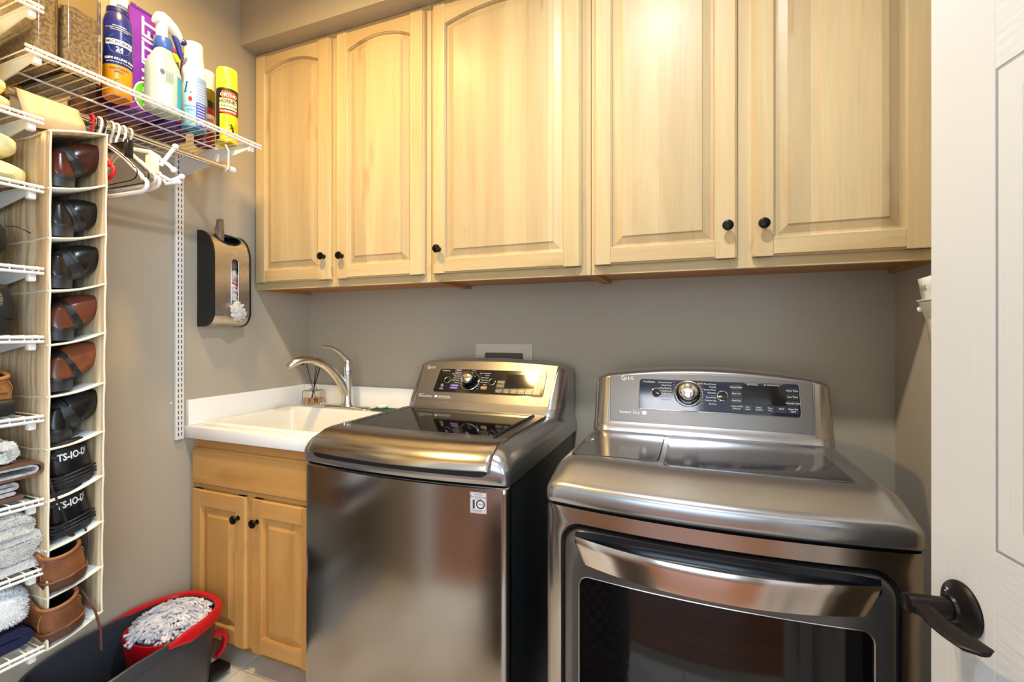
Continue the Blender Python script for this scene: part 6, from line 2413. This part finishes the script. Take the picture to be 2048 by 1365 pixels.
for k in range(560):
    a = rnd.uniform(0, 2 * pi)
    r_ = sqrt(rnd.random())
    cx_, cy_ = MCX + MRX * .98 * r_ * cos(a), MCY + MRY * .98 * r_ * sin(a)
    z_ = .276 + .046 * (1 - r_ ** 2) + rnd.uniform(-.008, .014)
    d = Vector((cos(a) + rnd.uniform(-1.1, 1.1), sin(a) + rnd.uniform(-1.1, 1.1), 0)).normalized()
    L_ = rnd.uniform(.018, .046)
    pts = []
    for i in range(5):
        u = i / 4 - .5
        pts.append((cx_ + d.x * L_ * u + .004 * sin(5 * u + k), cy_ + d.y * L_ * u + .004 * cos(5 * u + k), z_ + .010 * (.25 - u * u) * 4 * rnd.uniform(.2, 1) - .004))
    g.tube(pts, rnd.uniform(.0042, .0055), 6)
mp = thing('string_mop', (MCX, MCY, .26), 'grey and white cotton string mop head resting in the red wringer', 'mop')
obj('mop_strands', g, COTTON, mp, sharp=60, kind='stuff')
obj('mop_base', gg.sphere((MCX, MCY, .262), .1, 24, (.98, 1.02, .3)), Mat('mop_gap_shade', '#6f747e', .95), mp, sharp=60)  # darker than the strands: shade of their gaps put into the colour

# ------------------------------------------------------------------ wall file with papers on the right wall
wf = thing('wall_file', (XR, 1.40, 1.30), 'frosted plastic wall pocket on the right wall above the dryer', 'wall pocket')
x_ = lambda z_: XR - .018 - .050 * (z_ - 1.205) / .16
g = G()
sec = []
for z_ in (1.205, 1.215, 1.26, 1.31, 1.355, 1.366):
    y1_ = 1.532 - .012 * (1.366 - z_) / .16
    xx = x_(z_)
    sec.append([(XR - .0012, 1.27, z_), (xx + .008, 1.27, z_), (xx, 1.278, z_), (xx, y1_ - .010, z_), (xx + .010, y1_, z_), (XR - .0012, y1_, z_)])
g.loft(sec, closed=False)
g.loft([[(XR - .001, 1.27, 1.205), (XR - .001, 1.52, 1.205)], [(x_(1.205), 1.275, 1.205), (x_(1.205), 1.512, 1.205)]], closed=False)
obj('pocket', g, FROST, wf, sharp=50, solid=.0025)
g = G().tube([(x_(1.366) - .001, 1.275, 1.366), (x_(1.366) - .001, 1.522, 1.366), (x_(1.366) + .010, 1.534, 1.366), (XR - .003, 1.534, 1.366)], .0022, 6)
obj('pocket_lip', g, FROST, wf, sharp=60)
obj('pocket_stud', G().sphere((x_(1.345) + .004, 1.535, 1.345), .0075, 12), FROST, wf)
for k, (dx, top, ye) in enumerate(((.020, 1.424, 1.521), (.012, 1.412, 1.515))):
    xq = lambda z_: XR - .052 + dx - .16 * (z_ - 1.25)
    n_ = 8
    g = G()
    rows = []
    for i in range(n_ + 1):
        z_ = 1.225 + (top - 1.225) * i / n_
        rows.append([(XR - .014 - dx * 1.2 - .145 * (z_ - 1.22), 1.30 + (ye - 1.30) * j / 6, z_ + (.006 * (1 - j / 6) if i == n_ else 0)) for j in range(7)])
    g.loft(rows, closed=False)
    o = obj('paper_booklet', g, PAPER, label=['white printed booklet standing up in the wall pocket', 'white booklet behind the front one in the wall pocket'][k], cat='booklet', group='booklets in the wall pocket', sharp=60, base=(XR - .03, 1.41, 1.225), solid=.001)
    if k == 0:
        fx = lambda z_: XR - .014 - dx * 1.2 - .145 * (z_ - 1.22) - .0012
        g = G()
        g.text('LG', .018, lambda x, y: (fx(1.392 + y), 1.505 - x, 1.392 + y), 'LEFT', bold=.0005)
        obj('lettering', g, Mat('grey_blue_print', '#54647c', .5), o, sharp=0, base=(XR - .03, 1.41, 1.225), kind='stuff')

# ------------------------------------------------------------------ wicker hamper behind the frame (reflected in the dryer door)
hp_ = thing('wicker_hamper', (-.47, .36, 0), 'round brown wicker laundry hamper standing left of the doorway', 'hamper')
WICK = Mat('brown_wicker', '#5d4630', .55)
g = G()
for k in range(24):
    z_ = .02 + k * .0215
    r_ = .13 + .03 * sin(pi * (k / 26 + .12))
    for q in (0, 1):
        pts = []
        for j in range(36):
            a = 2 * pi * j / 36
            w = r_ + .006 * (1 if (j + q + k) % 2 else -1)
            pts.append((-.47 + w * cos(a), .36 + w * sin(a), z_ + .010 * q))
        g.tube(pts, .0055, 5, wrap=True)
obj('weave', g, WICK, hp_, sharp=60, kind='stuff')
obj('inner_liner', G().lathe([(.0005, .012), (.125, .012), (.15, .25), (.138, .525), (.0005, .52)], 28, o=(-.47, .36, 0)), Mat('hamper_liner', '#3b2f24', .9), hp_)
